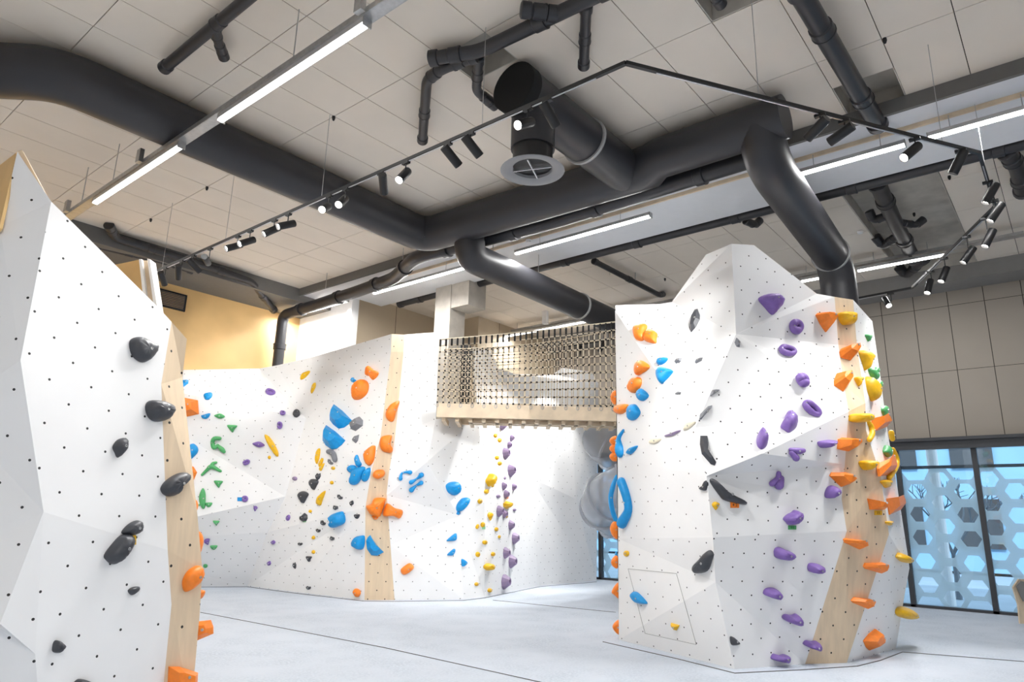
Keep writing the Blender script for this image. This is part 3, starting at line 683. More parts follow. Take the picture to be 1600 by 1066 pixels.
# ------------------------------------------------------------------ linear LED lights
def led(x, ya, yb, z, label, tray=None, rods=(), power=1.0):
    t = thing('linear_light', label, 'ceiling light', (x, (ya+yb)/2, z), 'suspended linear lights'); a, b = min(ya, yb), max(ya, yb)
    part('housing', box(x-.045, x+.045, a, b, z, z+.05), M['alu'], t)
    for e in (a, b): part('end_cap', box(x-.047, x+.047, e-.006, e+.006, z-.032, z+.052), M['steel'], t)
    bm = bmesh.new(); add_tube(bm, [(x, a+.01, z-.004), (x, b-.01, z-.004)], .03, 12); part('diffuser', bm, M['led'], t, smooth=True, ang=.9)
    for y in rods: part('hanger_rod', tube([(x, y, CEIL if z < 6.0 or x > 10 or x < 8 else 6.28), (x, y, z+.05)], .005, 6), M['steel'], t)
    l = bpy.data.lights.new('tube_glow', 'AREA'); l.shape = 'RECTANGLE'; l.size = .07; l.size_y = b-a; l.energy = LED_W*(b-a)/2*power; l.color = (1, .99, .98); l.spread = math.pi
    lo = bpy.data.objects.new('tube_glow', l); C.objects.link(lo); lo.parent = t; lo.location = (0, 0, -.042)
    return t
z1 = 5.72; x1 = atz(460, 112, z1).x; print('x1', x1)
def yx(px, py, X): return atx(px, py, X).y
def ledrow(xr, zr, segs, labs, rods, pw=1.0):
    for (pa, pb), lab in zip(segs, labs):
        ya = atz(*pa, zr).y; yb = atz(*pb, zr).y; led(xr, ya, yb, zr, lab, rods=[y for y in rods if min(ya, yb) < y < max(ya, yb)] or [ya*.8+yb*.2, ya*.2+yb*.8], power=pw)
ledrow(x1, z1, [((575, 38), (347, 188)), ((288, 230), (152, 317))], ['long bright linear light under the tray at top left', 'second linear light further along the same upper left tray'], [5.54, 11.0])
led(x1, 12.0, 14.2, z1, 'linear light at the far end of the upper left tray, mostly behind the near wall')
led(-1.5, -4, 1.5, 6.0, 'added unseen linear fill light above and behind the viewer', power=1.3)  # added out of view as front fill for the near walls
t = thing('cable_tray', 'perforated galvanised tray carrying the upper left linear lights', 'cable tray', (x1, 7, z1+.06))
bm = bmesh.new(); add_box(bm, x1-.06, x1+.06, -4, 13.2, z1+.052, z1+.06); add_box(bm, x1-.065, x1-.057, -4, 13.2, z1+.052, z1+.11); add_box(bm, x1+.057, x1+.065, -4, 13.2, z1+.052, z1+.11); part('tray', bm, M['steel'], t)
for px, py in ((572, 20), (219, 250), (112, 330)):
    y = atz(px, py, z1+.1).y; part('bracket', box(x1-.12, x1-.066, y-.05, y+.05, z1+.06, z1+.24), M['steel'], t)
for y in (5.54, 11.0, 2.8): part('hanger_rod', tube([(x1, y, CEIL), (x1, y, z1+.1)], .006, 6), M['steel'], t)
ledrow(8.88, 6.06, [((437, 500), (543, 470)), ((590, 460), (733, 420)), ((808, 397), (1018, 338)), ((1240, 275), (1415, 226)), ((1450, 216), (1640, 160))],
       ['linear light beside the downpipe, above the far left wall', 'linear light in front of the concrete column under the soffit', 'linear light under the white soffit between the two duct branches',
        'linear light under the soffit just right of the tower duct', 'linear light under the soffit at the right edge'], [])
ledrow(13.57, 6.17, [((786, 528), (922, 503.5)), ((1253, 440), (1297, 431)), ((1341, 424), (1481, 397.5))], ['far linear light seen through the top of the rope net', 'far linear light left of the tower duct', 'far linear light right of the tower duct, before the recess pipes'], [])
# tray above far row
t = part('cable_tray', box(13.5, 13.66, 0.2, 11.2, 6.25, 6.30), M['steel'], None); tag(t, 'straight steel tray above the far row of linear lights', 'cable tray')
# ------------------------------------------------------------------ track with spotlights
TZ = 5.3
TP = [atz(238, 434, TZ), atz(977, 98, TZ), atz(1530, 239, TZ), atz(1553, 323, TZ), atz(1425, 450, TZ), atz(1290, 476, TZ)]
TP[0].x = TP[1].x = 4.53; TP[3].y = TP[2].y
tr = thing('lighting_track', 'thin black lighting track zigzagging across the hall below the duct', 'lighting track', (4.53, 6, TZ))
for a, b in zip(TP, TP[1:]):
    bm = bmesh.new(); add_beam(bm, a, b, .035, .035); part('rail', bm, M['black'], tr)
    bm = bmesh.new(); d = (b-a).normalized(); add_beam(bm, a+d*.3-UP*.022, b-d*.3-UP*.022, .012, .008); part('conductor_strip', bm, M['alu'], tr)
for P in ((4.53, 6.88), (4.53, 9.2), (4.53, 4.2), (4.53, 11.2), (5.7, 1.83), (7.6, .64), (8.9, .38)):
    part('hanger_wire', tube([(P[0], P[1], CEIL), (P[0], P[1], TZ+.01)], .0035, 5), M['steel'], tr)
heads = [((257.6, 424), (250.5, 447), 1), ((288.5, 417), (269, 434), 1), ((294, 407), (312.5, 424), 1), ((333.6, 400), (311, 413), 0), ((374.4, 379), (356, 392), -1), ((394, 371), (377, 385), -1),
         ((433.8, 352.5), (414, 369), -1), ((457.7, 345.4), (436.6, 358), -1), ((518, 317), (498.5, 332.7), -1), ((542, 306), (526.7, 324), -1), ((598.5, 272), (599.3, 303), 0), ((639, 264), (621.5, 285), -1),
         ((694, 229.4), (716.7, 259), 1), ((726.5, 212.5), (749, 245), 1), ((831, 183), (808.4, 203), -1), ((846.4, 163), (871.8, 195.6), 1), ((1288.7, 184), (1264, 218), 0), ((1328, 194), (1300, 225), 0),
         ((1439, 224), (1408, 250.5), -1), ((1504, 236.5), (1491.4, 270), 0), ((1556, 289), (1539, 316), -1), ((1563, 320), (1549, 344), -1), ((1547.7, 359.5), (1542.6, 385), -1), ((1516.7, 387.6), (1508.8, 410), -1),
         ((1477, 418.6), (1472.5, 440), -1), ((1457.6, 438), (1445, 458), -1), ((1386, 464), (1385, 480.5), -1)]
ORD = 'first second third fourth fifth sixth seventh eighth ninth tenth eleventh twelfth thirteenth fourteenth fifteenth sixteenth seventeenth eighteenth nineteenth twentieth'.split()
def ordw(i):
    if i < 20: return ORD[i]
    tens = ['', '', 'twenty', 'thirty', 'forty', 'fifty'][(i+1)//10]
    return tens+'-'+ORD[(i+1) % 10-1] if (i+1) % 10 else tens[:-1]+'ieth'
AIM = {0: (7.6, 13.9, 2.2), 1: (6.6, 14.0, 1.8), 2: (8.8, 10.2, 2.4), 3: (8.4, 14.3, 4.7), 8: (2.1, 5.1, 3.0), 9: (1.9, 4.9, 2.2), 11: (1.7, 4.6, 1.6), 10: (9.0, 9.7, 1.8), 12: (8.0, 4.2, 2.9), 13: (7.8, 3.6, 2.6), 15: (8.5, 2.7, 1.3), 16: (9.6, 9.4, 1.6), 17: (8.5, 10.4, 2.4),
       19: (8.3, 2.8, 1.5), 20: (8.4, 2.7, 1.2), 21: (8.8, 2.5, 2.0), 22: (9.0, 2.4, 1.2), 23: (9.9, 2.3, 2.8), 24: (10.2, 2.2, 2.4), 25: (10.3, 2.2, 1.8)}
HP = {0: (.13, 75), 1: (.12, 75), 2: (.3, 62), 3: (.6, 44), 8: (.26, 60), 9: (.26, 60), 11: (.34, 60), 10: (.38, 55), 12: (.14, 58), 13: (.12, 58), 15: (.5, 46), 16: (.9, 42), 17: (.55, 42), 18: (.4, 70), 19: (.34, 50), 20: (.12, 50), 21: (.08, 50), 22: (.12, 50), 23: (.12, 60), 24: (.2, 60), 25: (.12, 60), 26: (.4, 70)}
def closest_on_track(px, py):
    best = None
    for a, b in zip(TP, TP[1:]):
        for k in range(201):
            p = a+(b-a)*k/200; q = pix(p); d = math.hypot(q[0]-px, (q[1]-py)*1.0)
            if best is None or d < best[0]: best = (d, p)
    return best[1]
for i, (b, e, s) in enumerate(heads):
    mx_, my_ = (b[0]+e[0])/2, (b[1]+e[1])/2
    att = closest_on_track(mx_+(4 if e[0] < b[0] else -4), my_-24)
    dep = att.dot(Fh); ctr = atd(mx_, my_, dep)
    B, E_ = atd(*b, dep), atd(*e, dep); v = E_-B; l = v.length; Ln = .25
    k = math.sqrt(max(0, Ln*Ln-l*l)) if l < Ln else .04
    horiz = Fh if s > 0 else -Fh
    if s == 0: k *= -.25
    v = v+Fh*(k if s >= 0 else -k); v.normalize()
    if i in AIM: v = (Vector(AIM[i])-ctr).normalized()
    t = thing('track_spotlight', 'black cylindrical spotlight, %s along the track from its far left end' % ordw(i), 'spotlight', att-UP*.02, 'spotlights on the track')
    r = .048; st = ctr-v*Ln/2
    part('adapter', box(att.x-.02, att.x+.02, att.y-.05, att.y+.05, TZ-.045, TZ-.018), M['black'], t)
    part('stem', tube([att-UP*.04, Vector((att.x, att.y, min(ctr.z+.02, att.z-.06))), ctr-v*.02], .007, 8), M['black'], t)
    bd = part('body', lathe(st, v, [(.001, 0), (r*.94, 0), (r, .008), (r, Ln-.004), (r*.96, Ln), (r*.9, Ln), (r*.86, Ln-.03)], 24), M['black'], t, smooth=True, ang=.6)
    part('lens', lathe(st, v, [(.001, Ln-.028), (r*.87, Ln-.028)], 20), M['lens'] if s < 0 else M['lens_dim'], t)
    li = bpy.data.lights.new('spot_beam', 'SPOT'); li.energy = SPOT_W*HP.get(i, (.3, 75))[0]; li.spot_size = math.radians(HP.get(i, (.3, 75))[1]); li.spot_blend = .6; li.shadow_soft_size = .04; li.color = (1, .99, .97)
    lo = bpy.data.objects.new('spot_beam', li); C.objects.link(lo); lo.parent = t
    lo.location = st+v*(Ln+.01)-t.location; lo.rotation_euler = v.to_track_quat('-Z', 'Y').to_euler()
# the same track runs on behind the tower, with heads washing the inner far wall
TA, TB = TP[-1], Vector((TP[-1].x, 8.8, TZ)); bm = bmesh.new(); add_beam(bm, TA, TB, .035, .035); part('rail', bm, M['black'], tr)
for i, (y, tgt, nm) in enumerate([(7.2, (11.0, 9.4, 2.4), 'nearest'), (7.8, (11.6, 9.6, 1.6), 'middle'), (8.4, (13.4, 10.0, 1.8), 'furthest')]):
    a_ = Vector((TA.x, y, TZ-.02)); v = (Vector(tgt)-a_).normalized(); st = a_-UP*.12-v*.125
    t = thing('track_spotlight', 'black cylindrical spotlight behind the right tower, %s of three there' % nm, 'spotlight', a_, 'spotlights on the track')
    part('stem', tube([a_, a_-UP*.12], .007, 8), M['black'], t)
    part('body', lathe(st, v, [(.001, 0), (.045, 0), (.048, .008), (.048, .246), (.046, .25), (.043, .25), (.041, .22)], 24), M['black'], t, smooth=True, ang=.6)
    part('lens', lathe(st, v, [(.001, .222), (.042, .222)], 20), M['lens'], t)
    li = bpy.data.lights.new('spot_beam', 'SPOT'); li.energy = SPOT_W*.7; li.spot_size = math.radians(65); li.spot_blend = .5; li.shadow_soft_size = .04; li.color = (1, .99, .97)
    lo = bpy.data.objects.new('spot_beam', li); C.objects.link(lo); lo.parent = t; lo.location = st+v*.26-t.location; lo.rotation_euler = v.to_track_quat('-Z', 'Y').to_euler()
    print('hidden head px', pix(a_))
# ceiling hooks
for i, (px, py, lab) in enumerate([(521.6, 182, 'between the upper left light and the track'), (323.7, 292, 'above the upper left row, right of the second light'), (236, 342, 'near the plywood wall, leftmost'),
                                   (1039, 435, 'left of the tower peak'), (1382, 60, 'between two ceiling boards at top right'), (1483, 275, 'inside the track corner'), (1428, 333, 'beside the long recess')]):
    p = atz(px, py, CEIL); o = part('ceiling_hook', lathe(p, (0, 0, -1), [(.02, 0), (.022, .03), (.012, .06), (.001, .065)], 12), M['black'], None, smooth=True)
    tag(o, 'tiny black ceiling hook '+lab, 'hook', 'black ceiling hooks')
p = atz(1344, 361, CEIL); o = part('smoke_detector', lathe(p, (0, 0, -1), [(.05, 0), (.055, .02), (.04, .045), (.001, .05)], 20), M['plain_white'], None, smooth=True, ang=.6); tag(o, 'white round smoke detector on the ceiling right of the tower duct', 'smoke detector')
p = atz(826, 375, 6.28); o = part('smoke_detector', lathe(p, (0, 0, -1), [(.05, 0), (.055, .02), (.04, .045), (.001, .05)], 20), M['plain_white'], None, smooth=True, ang=.6); tag(o, 'white round detector on the soffit beside the duct bend', 'smoke detector')
for k, (px, py) in enumerate([(852, 503)]):
    p = atz(px, py, 6.2); o = part('junction_box', box(p.x-.05, p.x+.05, p.y-.06, p.y+.06, 6.14, CEIL), M['plain_white'], None); tag(o, 'small white junction box above the far light seen over the net', 'junction box')
# ------------------------------------------------------------------ climbing holds
ZM = dict(A1=(0, 500, 3.806), A2=(0, 780, 3.726), A3=(270, 560, 5.33), A4=(270, 740, 5.33), A5=(460, 550, 5.33), A6=(460, 740, 5.33), A7=(670, 480, 4.847), A8=(670, 650, 3.677),
          B1=(940, 370, 4.635), B2=(940, 580, 4.635), B3=(940, 800, 4.008), B4=(1160, 440, 4.635), B5=(1160, 640, 4.633), B6=(1160, 830, 4.519),
          C3=(740, 650, 7.11), C4=(720, 780, 6.664), C5=(1340, 500, 5.33), C6=(1340, 700, 5.33), C8=(890, 640, 3.33), PX=(0, 0, 1))
SHAPES = dict(egg=[(math.cos(a), math.sin(a)*(1 if math.sin(a) > 0 else .9)) for a in [k*math.pi/6 for k in range(12)]],
              leaf=[(-1, 0), (-.5, .55), (0, .8), (.5, .6), (1, 0), (.5, -.6), (0, -.75), (-.5, -.5)],
              tear=[(-.9, .6), (-.3, 1), (.5, .9), (1, .5), (.6, -.2), (.05, -1), (-.4, -.6), (-.85, 0)],
              tri=[(-1, .8), (0, .9), (1, .7), (.5, -.2), (.1, -1), (-.4, -.4)],
              moon=[(-1, .7), (0, .85), (1, .75), (.75, -.3), (.2, -1), (-.4, -.9), (-.9, -.1)],
              rock=[(-1, .1), (-.55, .85), (.1, .65), (.7, 1), (1, .2), (.65, -.6), (.1, -1), (-.6, -.75)],
              chip=[(-.8, .9), (.9, .55), (1, -.4), (-.2, -1), (-1, -.5)])
COL = dict(black='black', blue='blue', orange='orange', purple='purple', green='green', yellow='yellow', cream='cream', lilac='purple', grey='grey', lime='green')
holds = []     # (wallkey, colour, object, px, py, adjective)
def cat_rom(P, n=4):
    out = []; k = len(P)
    for i in range(k):
        a, b, c, d = P[i-1], P[i], P[(i+1) % k], P[(i+2) % k]
        for j in range(n):
            t = j/n; out.append(tuple(.5*((2*b[q])+(c[q]-a[q])*t+(2*a[q]-5*b[q]+4*c[q]-d[q])*t*t+(3*b[q]-a[q]-3*c[q]+d[q])*t**3) for q in (0, 1)))
    return out
def place(zoom, x, y):
    ox, oy, s = ZM[zoom]; return ox+x/s, oy+y/s
def bolt(o, c, n, r):
    bm = bmesh.new(); add_lathe(bm, c, n, [(r, -.01), (r, .002), (r*.8, .006), (r*.45, .006), (r*.4, 0), (.0003, 0)], 12)
    part('bolt', bm, M['steel'], o, smooth=True, ang=.6)
def finish(bm, wall, colour, c, smooth, px, py, adj, bolts=None, n=None, hh=0, sz=0):
    bmesh.ops.recalc_face_normals(bm, faces=bm.faces)
    o = obj('climbing_hold', bm, M['h_'+colour], loc=c, smooth=smooth, ang=None if smooth else None)
    if bolts and sz > .05:
        for b in bolts[:2]: bolt(o, b[0], b[1], .011 if sz < .2 else .014)
    holds.append((wall, colour, o, px, py, adj))
    return o
def dome(wall, colour, zoom, P, h, adj='rounded', facet=False, sub=None, peak=(0, 0), flat=.35, plane=None, both=False):
    """solid whose base outline lies on the wall and bulges out by h"""
    Q = [place(zoom, x, y) for x, y in P]
    cx = sum(q[0] for q in Q)/len(Q); cyy = sum(q[1] for q in Q)/len(Q)
    p0, n = plane if plane else WALLS[wall].find(cx, cyy)
    if not facet: Q = cat_rom(Q, 4)
    pts = [atpl(x, y, p0, n) for x, y in Q]; c = atpl(cx, cyy, p0, n)
    mx_r = max((p-c).length for p in pts)
    if wall == 'T' and not plane and cx > 1150: h *= 1.2 if facet else 1.3
    # guard: steep grazing planes
    if mx_r > 1.2: pts = [c+(p-c)*(1.2/mx_r) for p in pts]
    bm = bmesh.new(); rings = []
    U = UP.cross(n).normalized(); W_ = n.cross(U)
    if facet: prof = [(1, -.01), (1, .12*h), (.55, h*.92), (.0, h)]
    else: prof = [(1, -.012), (1, .15*h), (.94, .45*h), (.8, .75*h), (.55, .94*h), (.28, 1.0*h), (.0, 1.0*h)]
    pk = (U*peak[0]+W_*peak[1])*mx_r
    rng = random.Random(int(cx*7+cyy*13))
    if both: prof = [(.3, -h), (.6, -.9*h), (.85, -.6*h), (.98, -.2*h)]+[(1, .1*h)]+prof[2:]
    for i, (s, z) in enumerate(prof):
        sh = pk*(1-s) if z > 0 else Vector()
        if s == 0: rings.append([bm.verts.new(c+sh+n*z)]); continue
        rings.append([bm.verts.new(c+sh+(p-c)*(s*(1+(rng.uniform(-.03, .03) if 0 < i and not facet and s < .95 else 0)))+n*z*(1+(rng.uniform(-.05, .05) if s < .9 else 0))) for p in pts])
    k = len(pts)
    for A, B in zip(rings, rings[1:]):
        for i in range(k):
            if len(B) == 1: bm.faces.new((A[i], A[(i+1) % k], B[0]))
            else: bm.faces.new((A[i], A[(i+1) % k], B[(i+1) % k], B[i]))
    try: bm.faces.new(rings[0])
    except ValueError: pass
    return finish(bm, wall, colour, c, not facet, cx, cyy, adj, [(c+pk*.9+U*mx_r*.12+n*h*1.0, n)], n, h, mx_r)
def E(wall, colour, zoom, cx, cyy, w_, h_, rot=0, shape='egg', h=None, adj=None, plane=None, **k):
    a = math.radians(rot); P = []
    for x, y in SHAPES[shape]:
        X, Y = x*w_/2, -y*h_/2; P.append((cx+X*math.cos(a)-Y*math.sin(a), cyy+X*math.sin(a)+Y*math.cos(a)))
    s = ZM[zoom][2]; q = place(zoom, cx, cyy); p0, n = plane if plane else WALLS[wall].find(*q)
    dep = (atpl(q[0], q[1], p0, n)-O).dot(f3); size = max(min(w_, h_), .6*max(w_, h_))/s*dep/FPX
    return dome(wall, colour, zoom, P, h if h is not None else size*.45, adj or {'egg': 'rounded', 'leaf': 'pointed', 'tear': 'teardrop', 'tri': 'triangular', 'moon': 'half-moon', 'rock': 'craggy', 'chip': 'chipped'}[shape], plane=plane, facet=shape in ('chip', 'rock'), **k)
def S(wall, colour, zoom, paths, adj='curved', closed=False, lift=.8, plane=None):
    """sausage-like hold: paths of (x, y, radius) in zoom pixels"""
    s = ZM[zoom][2]; allp = [p for pa in paths for p in pa]; cx = sum(p[0] for p in allp)/len(allp); cyy = sum(p[1] for p in allp)/len(allp)
    q = place(zoom, cx, cyy); p0, n = plane or WALLS[wall].find(*q); c = atpl(*q, p0, n); dep = (c-O).dot(f3); bm = bmesh.new(); bl = None
    for pa in paths:
        # densify
        D = []; m_ = len(pa)
        idx = range(m_) if closed else range(m_-1)
        for i in idx:
            a, b, cc2, d = pa[i-1 if (closed or i > 0) else 0], pa[i], pa[(i+1) % m_], pa[(i+2) % m_ if closed else min(i+2, m_-1)]
            for j in range(4):
                t = j/4; D.append([.5*((2*b[z])+(cc2[z]-a[z])*t+(2*a[z]-5*b[z]+4*cc2[z]-d[z])*t*t+(3*b[z]-a[z]-3*cc2[z]+d[z])*t**3) for z in (0, 1, 2)])
        if not closed: D.append(list(pa[-1]))
        pts = []; rs = []
        for x, y, r in D:
            R_ = max(r, 2)/s*dep/FPX; X, Y = place(zoom, x, y); pts.append(atpl(X, Y, p0, n)+n*R_*lift); rs.append(R_)
        if not closed:
            d0 = (pts[0]-pts[1]).normalized(); d1 = (pts[-1]-pts[-2]).normalized()
            pre = [(pts[0]+d0*rs[0]*math.sin(a), rs[0]*math.cos(a)) for a in (1.45, 1.1, .6)]; post = [(pts[-1]+d1*rs[-1]*math.sin(a), rs[-1]*math.cos(a)) for a in (.6, 1.1, 1.45)]
            pts = [p for p, _ in pre]+pts+[p for p, _ in post]; rs = [r for _, r in pre]+rs+[r for _, r in post]
        add_tube(bm, pts, rs, 12, closed=closed)
        if bl is None: bl = (pts[len(pts)//2]+n*rs[len(pts)//2]*.97, n)
    return finish(bm, wall, colour, c, True, q[0], q[1], adj, [bl], n, 0, .1)
def ringh(wall, colour, zoom, cx, cyy, w_, h_, rot=0, adj='ring-shaped', th=.23):
    a = math.radians(rot); pa = []
    m_ = min(w_, h_)*th
    for k in range(8):
        t = k*math.pi/4; X, Y = math.cos(t)*(w_/2-m_), math.sin(t)*(h_/2-m_); pa.append((cx+X*math.cos(a)-Y*math.sin(a), cyy+X*math.sin(a)+Y*math.cos(a), m_*(1.15 if k in (2, 3, 5) else .95)))
    return S(wall, colour, zoom, [pa], adj, closed=True)
def pocket(wall, colour, zoom, cx, cyy, w_, h_, adj='hollow cone-shaped', out=.8):
    """truncated faceted cone with a round mouth, standing well off the wall"""
    s = ZM[zoom][2]; q = place(zoom, cx-w_*.12, cyy+h_*.05); p0, n = WALLS[wall].find(*q); c = atpl(*q, p0, n); dep = (c-O).dot(f3)
    U = UP.cross(n).normalized(); W_ = n.cross(U); R_ = h_/2/s*dep/FPX; H = R_*out*1.25; Rw = R_*.85; bm = bmesh.new(); rings = []
    for f_, z in ((1.0, -.01), (1.0, .1*H), (.62, H*.8), (.50, H), (.36, H*.98), (.26, H*.5), (.001, H*.45)):
        rings.append([bm.verts.new(c+(U*math.cos(t)*Rw+W_*math.sin(t)*R_*(1 if math.sin(t) > 0 or f_ < .9 else 1.15))*f_+n*z) for t in [2*math.pi*k/10 for k in range(10)]])
    for A, B in zip(rings, rings[1:]):
        for i in range(10): bm.faces.new((A[i], A[(i+1) % 10], B[(i+1) % 10], B[i]))
    bm.faces.new(rings[0]); return finish(bm, wall, colour, c, False, q[0], q[1], adj)
FC = -Fh
def prof(wall, colour, zoom, P, dep, h, adj, facet=False):
    q = [place(zoom, *p) for p in P]; cx = sum(a[0] for a in q)/len(q); cyy = sum(a[1] for a in q)/len(q)
    return dome(wall, colour, zoom, P, h, adj, facet=facet, plane=(atd(cx, cyy, dep), FC.copy()), both=not facet)
D = dome
# near left wall
D('L', 'black', 'A1', [(770, 125), (825, 103), (890, 135), (928, 155), (920, 200), (870, 248), (825, 248), (780, 205)], .075, 'shield-shaped')
D('L', 'black', 'A1', [(862, 520), (885, 482), (950, 485), (1010, 515), (1020, 550), (985, 595), (920, 605), (880, 580)], .10, 'ridged')
D('L', 'black', 'A1', [(668, 755), (695, 715), (735, 703), (748, 730), (742, 770), (700, 820), (680, 790)], .06, 'small pointed')
D('L', 'black', 'A1', [(952, 1000), (985, 955), (1050, 915), (1100, 910), (1120, 935), (1100, 965), (1060, 1000), (1045, 1040), (1000, 1050), (965, 1035)], .09, 'beak-shaped')
D('L', 'black', 'A2', [(705, 195), (740, 150), (790, 125), (815, 145), (810, 190), (775, 212), (740, 210)], .07, 'short bean-shaped')
D('L', 'black', 'A2', [(605, 325), (660, 250), (705, 208), (750, 208), (762, 235), (740, 290), (700, 350), (655, 380), (620, 360)], .10, 'long bean-shaped')
D('L', 'black', 'A2', [(743, 535), (765, 515), (805, 510), (800, 535), (765, 560)], .035, 'tiny wedge')
D('L', 'black', 'A2', [(302, 875), (310, 835), (330, 822), (368, 850), (360, 870), (335, 895), (310, 892)], .06, 'small knob')
D('L', 'black', 'A2', [(425, 1076), (455, 1048), (515, 1060), (530, 1090), (480, 1110), (430, 1100)], .06, 'half-cut')
D('L', 'orange', 'A2', [(1060, 480), (1090, 420), (1140, 388), (1168, 400), (1168, 450), (1130, 505), (1075, 540)], .08, 'leaning bean-shaped')
D('L', 'orange', 'A2', [(980, 975), (1040, 975), (1150, 1010), (1145, 1085), (975, 1085)], .12, 'blocky', facet=True)
prof('L', 'orange', 'A2', [(1130, 0), (1145, 15), (1147, 50), (1135, 78), (1128, 40)], 5.85, .04, 'side-on')
prof('L', 'orange', 'A2', [(1135, 190), (1168, 196), (1178, 250), (1160, 322), (1140, 300), (1130, 250)], 5.85, .06, 'side-on oval')
prof('L', 'orange', 'A2', [(1165, 530), (1190, 535), (1185, 560), (1168, 582), (1160, 555)], 5.9, .04, 'side-on small')
prof('L', 'orange', 'A2', [(1145, 745), (1160, 712), (1225, 705), (1240, 745), (1240, 785), (1145, 825)], 5.85, .08, 'side-on box-shaped', facet=True)
# far wall, left part
D('W', 'blue', 'A3', [(60, 197), (132, 185), (130, 210), (60, 262)], .07, 'wedge', facet=True)
D('W', 'orange', 'A3', [(50, 318), (82, 325), (210, 350), (218, 465), (102, 490), (50, 490)], .2, 'large box-shaped', facet=True, peak=(.2, .2))
D('W', 'blue', 'A3', [(255, 312), (280, 300), (328, 296), (325, 325), (300, 342), (270, 340)], .07, 'half-moon')
D('W', 'blue', 'A3', [(238, 478), (265, 468), (310, 458), (305, 485), (280, 505), (250, 500)], .07, 'half-moon')
D('W', 'blue', 'A3', [(120, 740), (140, 725), (175, 712), (210, 745), (205, 790), (145, 848), (120, 850)], .1, 'shield-shaped')
D('W', 'orange', 'A3', [(135, 890), (175, 905), (203, 950), (160, 1050), (135, 1050)], .1, 'pointed', facet=True)
E('W', 'green', 'A3', 390, 482, 90, 55, 5, 'leaf'); E('W', 'green', 'A3', 495, 585, 84, 66, 0, 'tri')
S('W', 'green', 'A3', [[(395, 668, 15), (350, 670, 18), (335, 705, 16), (350, 745, 18), (378, 725, 12)], [(385, 735, 14), (415, 760, 20), (430, 778, 14)]], 'S-shaped')
S('W', 'green', 'A3', [[(245, 972, 10), (290, 930, 14), (325, 905, 18), (400, 942, 10)], [(325, 905, 18), (335, 880, 14), (362, 870, 10)]], 'three-armed')
E('W', 'green', 'A3', 380, 1042, 75, 50, 0, 'tri')
ringh('W', 'purple', 'A3', 813, 287, 86, 56, 10); ringh('W', 'purple', 'A3', 915, 460, 50, 42); ringh('W', 'purple', 'A3', 893, 557, 46, 64)
E('W', 'black', 'A3', 1030, 463, 62, 60, adj='ball-shaped'); E('W', 'purple', 'A3', 715, 718, 104, 62, 8, 'leaf', adj='winged')
D('W', 'yellow', 'A3', [(765, 638), (800, 650), (840, 700), (875, 770), (880, 812), (860, 815), (820, 760), (785, 700)], .09, 'long banana-shaped')
E('W', 'yellow', 'A3', 805, 827, 26, 32, adj='tiny screw-on'); ringh('W', 'purple', 'A3', 615, 866, 64, 44, -25)
D('W', 'yellow', 'A3', [(1065, 178), (1080, 130), (1138, 105), (1138, 125), (1100, 165)], .05, 'slim leaf-shaped'); D('W', 'yellow', 'A3', [(1155, 280), (1170, 220), (1190, 203), (1190, 240), (1162, 292)], .05, 'slim leaf-shaped')
E('W', 'lilac', 'A3', 1018, 1003, 38, 36)
E('W', 'green', 'A4', 380, 90, 74, 60, 0, 'tri')
D('W', 'green', 'A4', [(222, 180), (250, 122), (272, 160), (275, 220), (268, 285), (245, 292), (222, 240)], .09, 'tall pod-shaped')
E('W', 'green', 'A4', 300, 260, 58, 42, 0, 'moon'); E('W', 'lime', 'A4', 212, 265, 40, 26, -20, 'leaf')
ringh('W', 'purple', 'A4', 603, 212, 52, 54); E('W', 'purple', 'A4', 687, 293, 36, 46, 10, 'tear'); E('W', 'green', 'A4', 362, 412, 56, 42, 0, 'tri')
E('W', 'purple', 'A4', 287, 567, 54, 50, -20, 'tear'); E('W', 'green', 'A4', 342, 614, 60, 36, 0, 'moon'); E('W', 'green', 'A4', 272, 770, 38, 32)
E('W', 'purple', 'A4', 962, 370, 32, 54, 15); E('W', 'purple', 'A4', 838, 573, 38, 44, 0, 'leaf'); E('W', 'purple', 'A4', 803, 748, 32, 52, 15, 'leaf')
# far wall, middle part
D('W', 'blue', 'A5', [(470, 235), (485, 212), (520, 240), (512, 265), (475, 250)], .06, 'small wedge', facet=True)
D('W', 'orange', 'A5', [(600, 150), (620, 118), (660, 150), (700, 170), (695, 200), (655, 235), (635, 205), (600, 195)], .1, 'bone-shaped')
D('W', 'orange', 'A5', [(495, 310), (540, 245), (590, 235), (620, 270), (610, 340), (560, 390), (505, 400), (495, 370)], .16, 'large oval')
D('W', 'blue', 'A5', [(332, 438), (400, 490), (482, 572), (455, 602), (415, 630), (370, 640), (325, 605), (300, 570), (297, 530), (308, 485)], .16, 'huge half-disc', facet=True, peak=(.15, .25))
D('W', 'blue', 'A5', [(268, 612), (340, 660), (425, 738), (395, 775), (355, 805), (315, 812), (265, 780), (240, 740), (240, 700), (250, 650)], .16, 'huge half-disc', facet=True, peak=(.15, .25))
D('W', 'grey', 'A5', [(462, 608), (500, 575), (545, 540), (572, 570), (570, 615), (510, 660), (475, 645)], .12, 'craggy', facet=True)
D('W', 'grey', 'A5', [(485, 740), (510, 700), (540, 690), (530, 740), (512, 762)], .07, 'craggy', facet=True)
D('W', 'yellow', 'A5', [(180, 900), (190, 840), (205, 805), (217, 815), (210, 880), (190, 935)], .06, 'sliver'); D('W', 'yellow', 'A5', [(207, 935), (235, 885), (242, 905), (217, 962)], .05, 'sliver'); D('W', 'yellow', 'A5', [(212, 983), (228, 945), (252, 928), (228, 987)], .05, 'sliver')
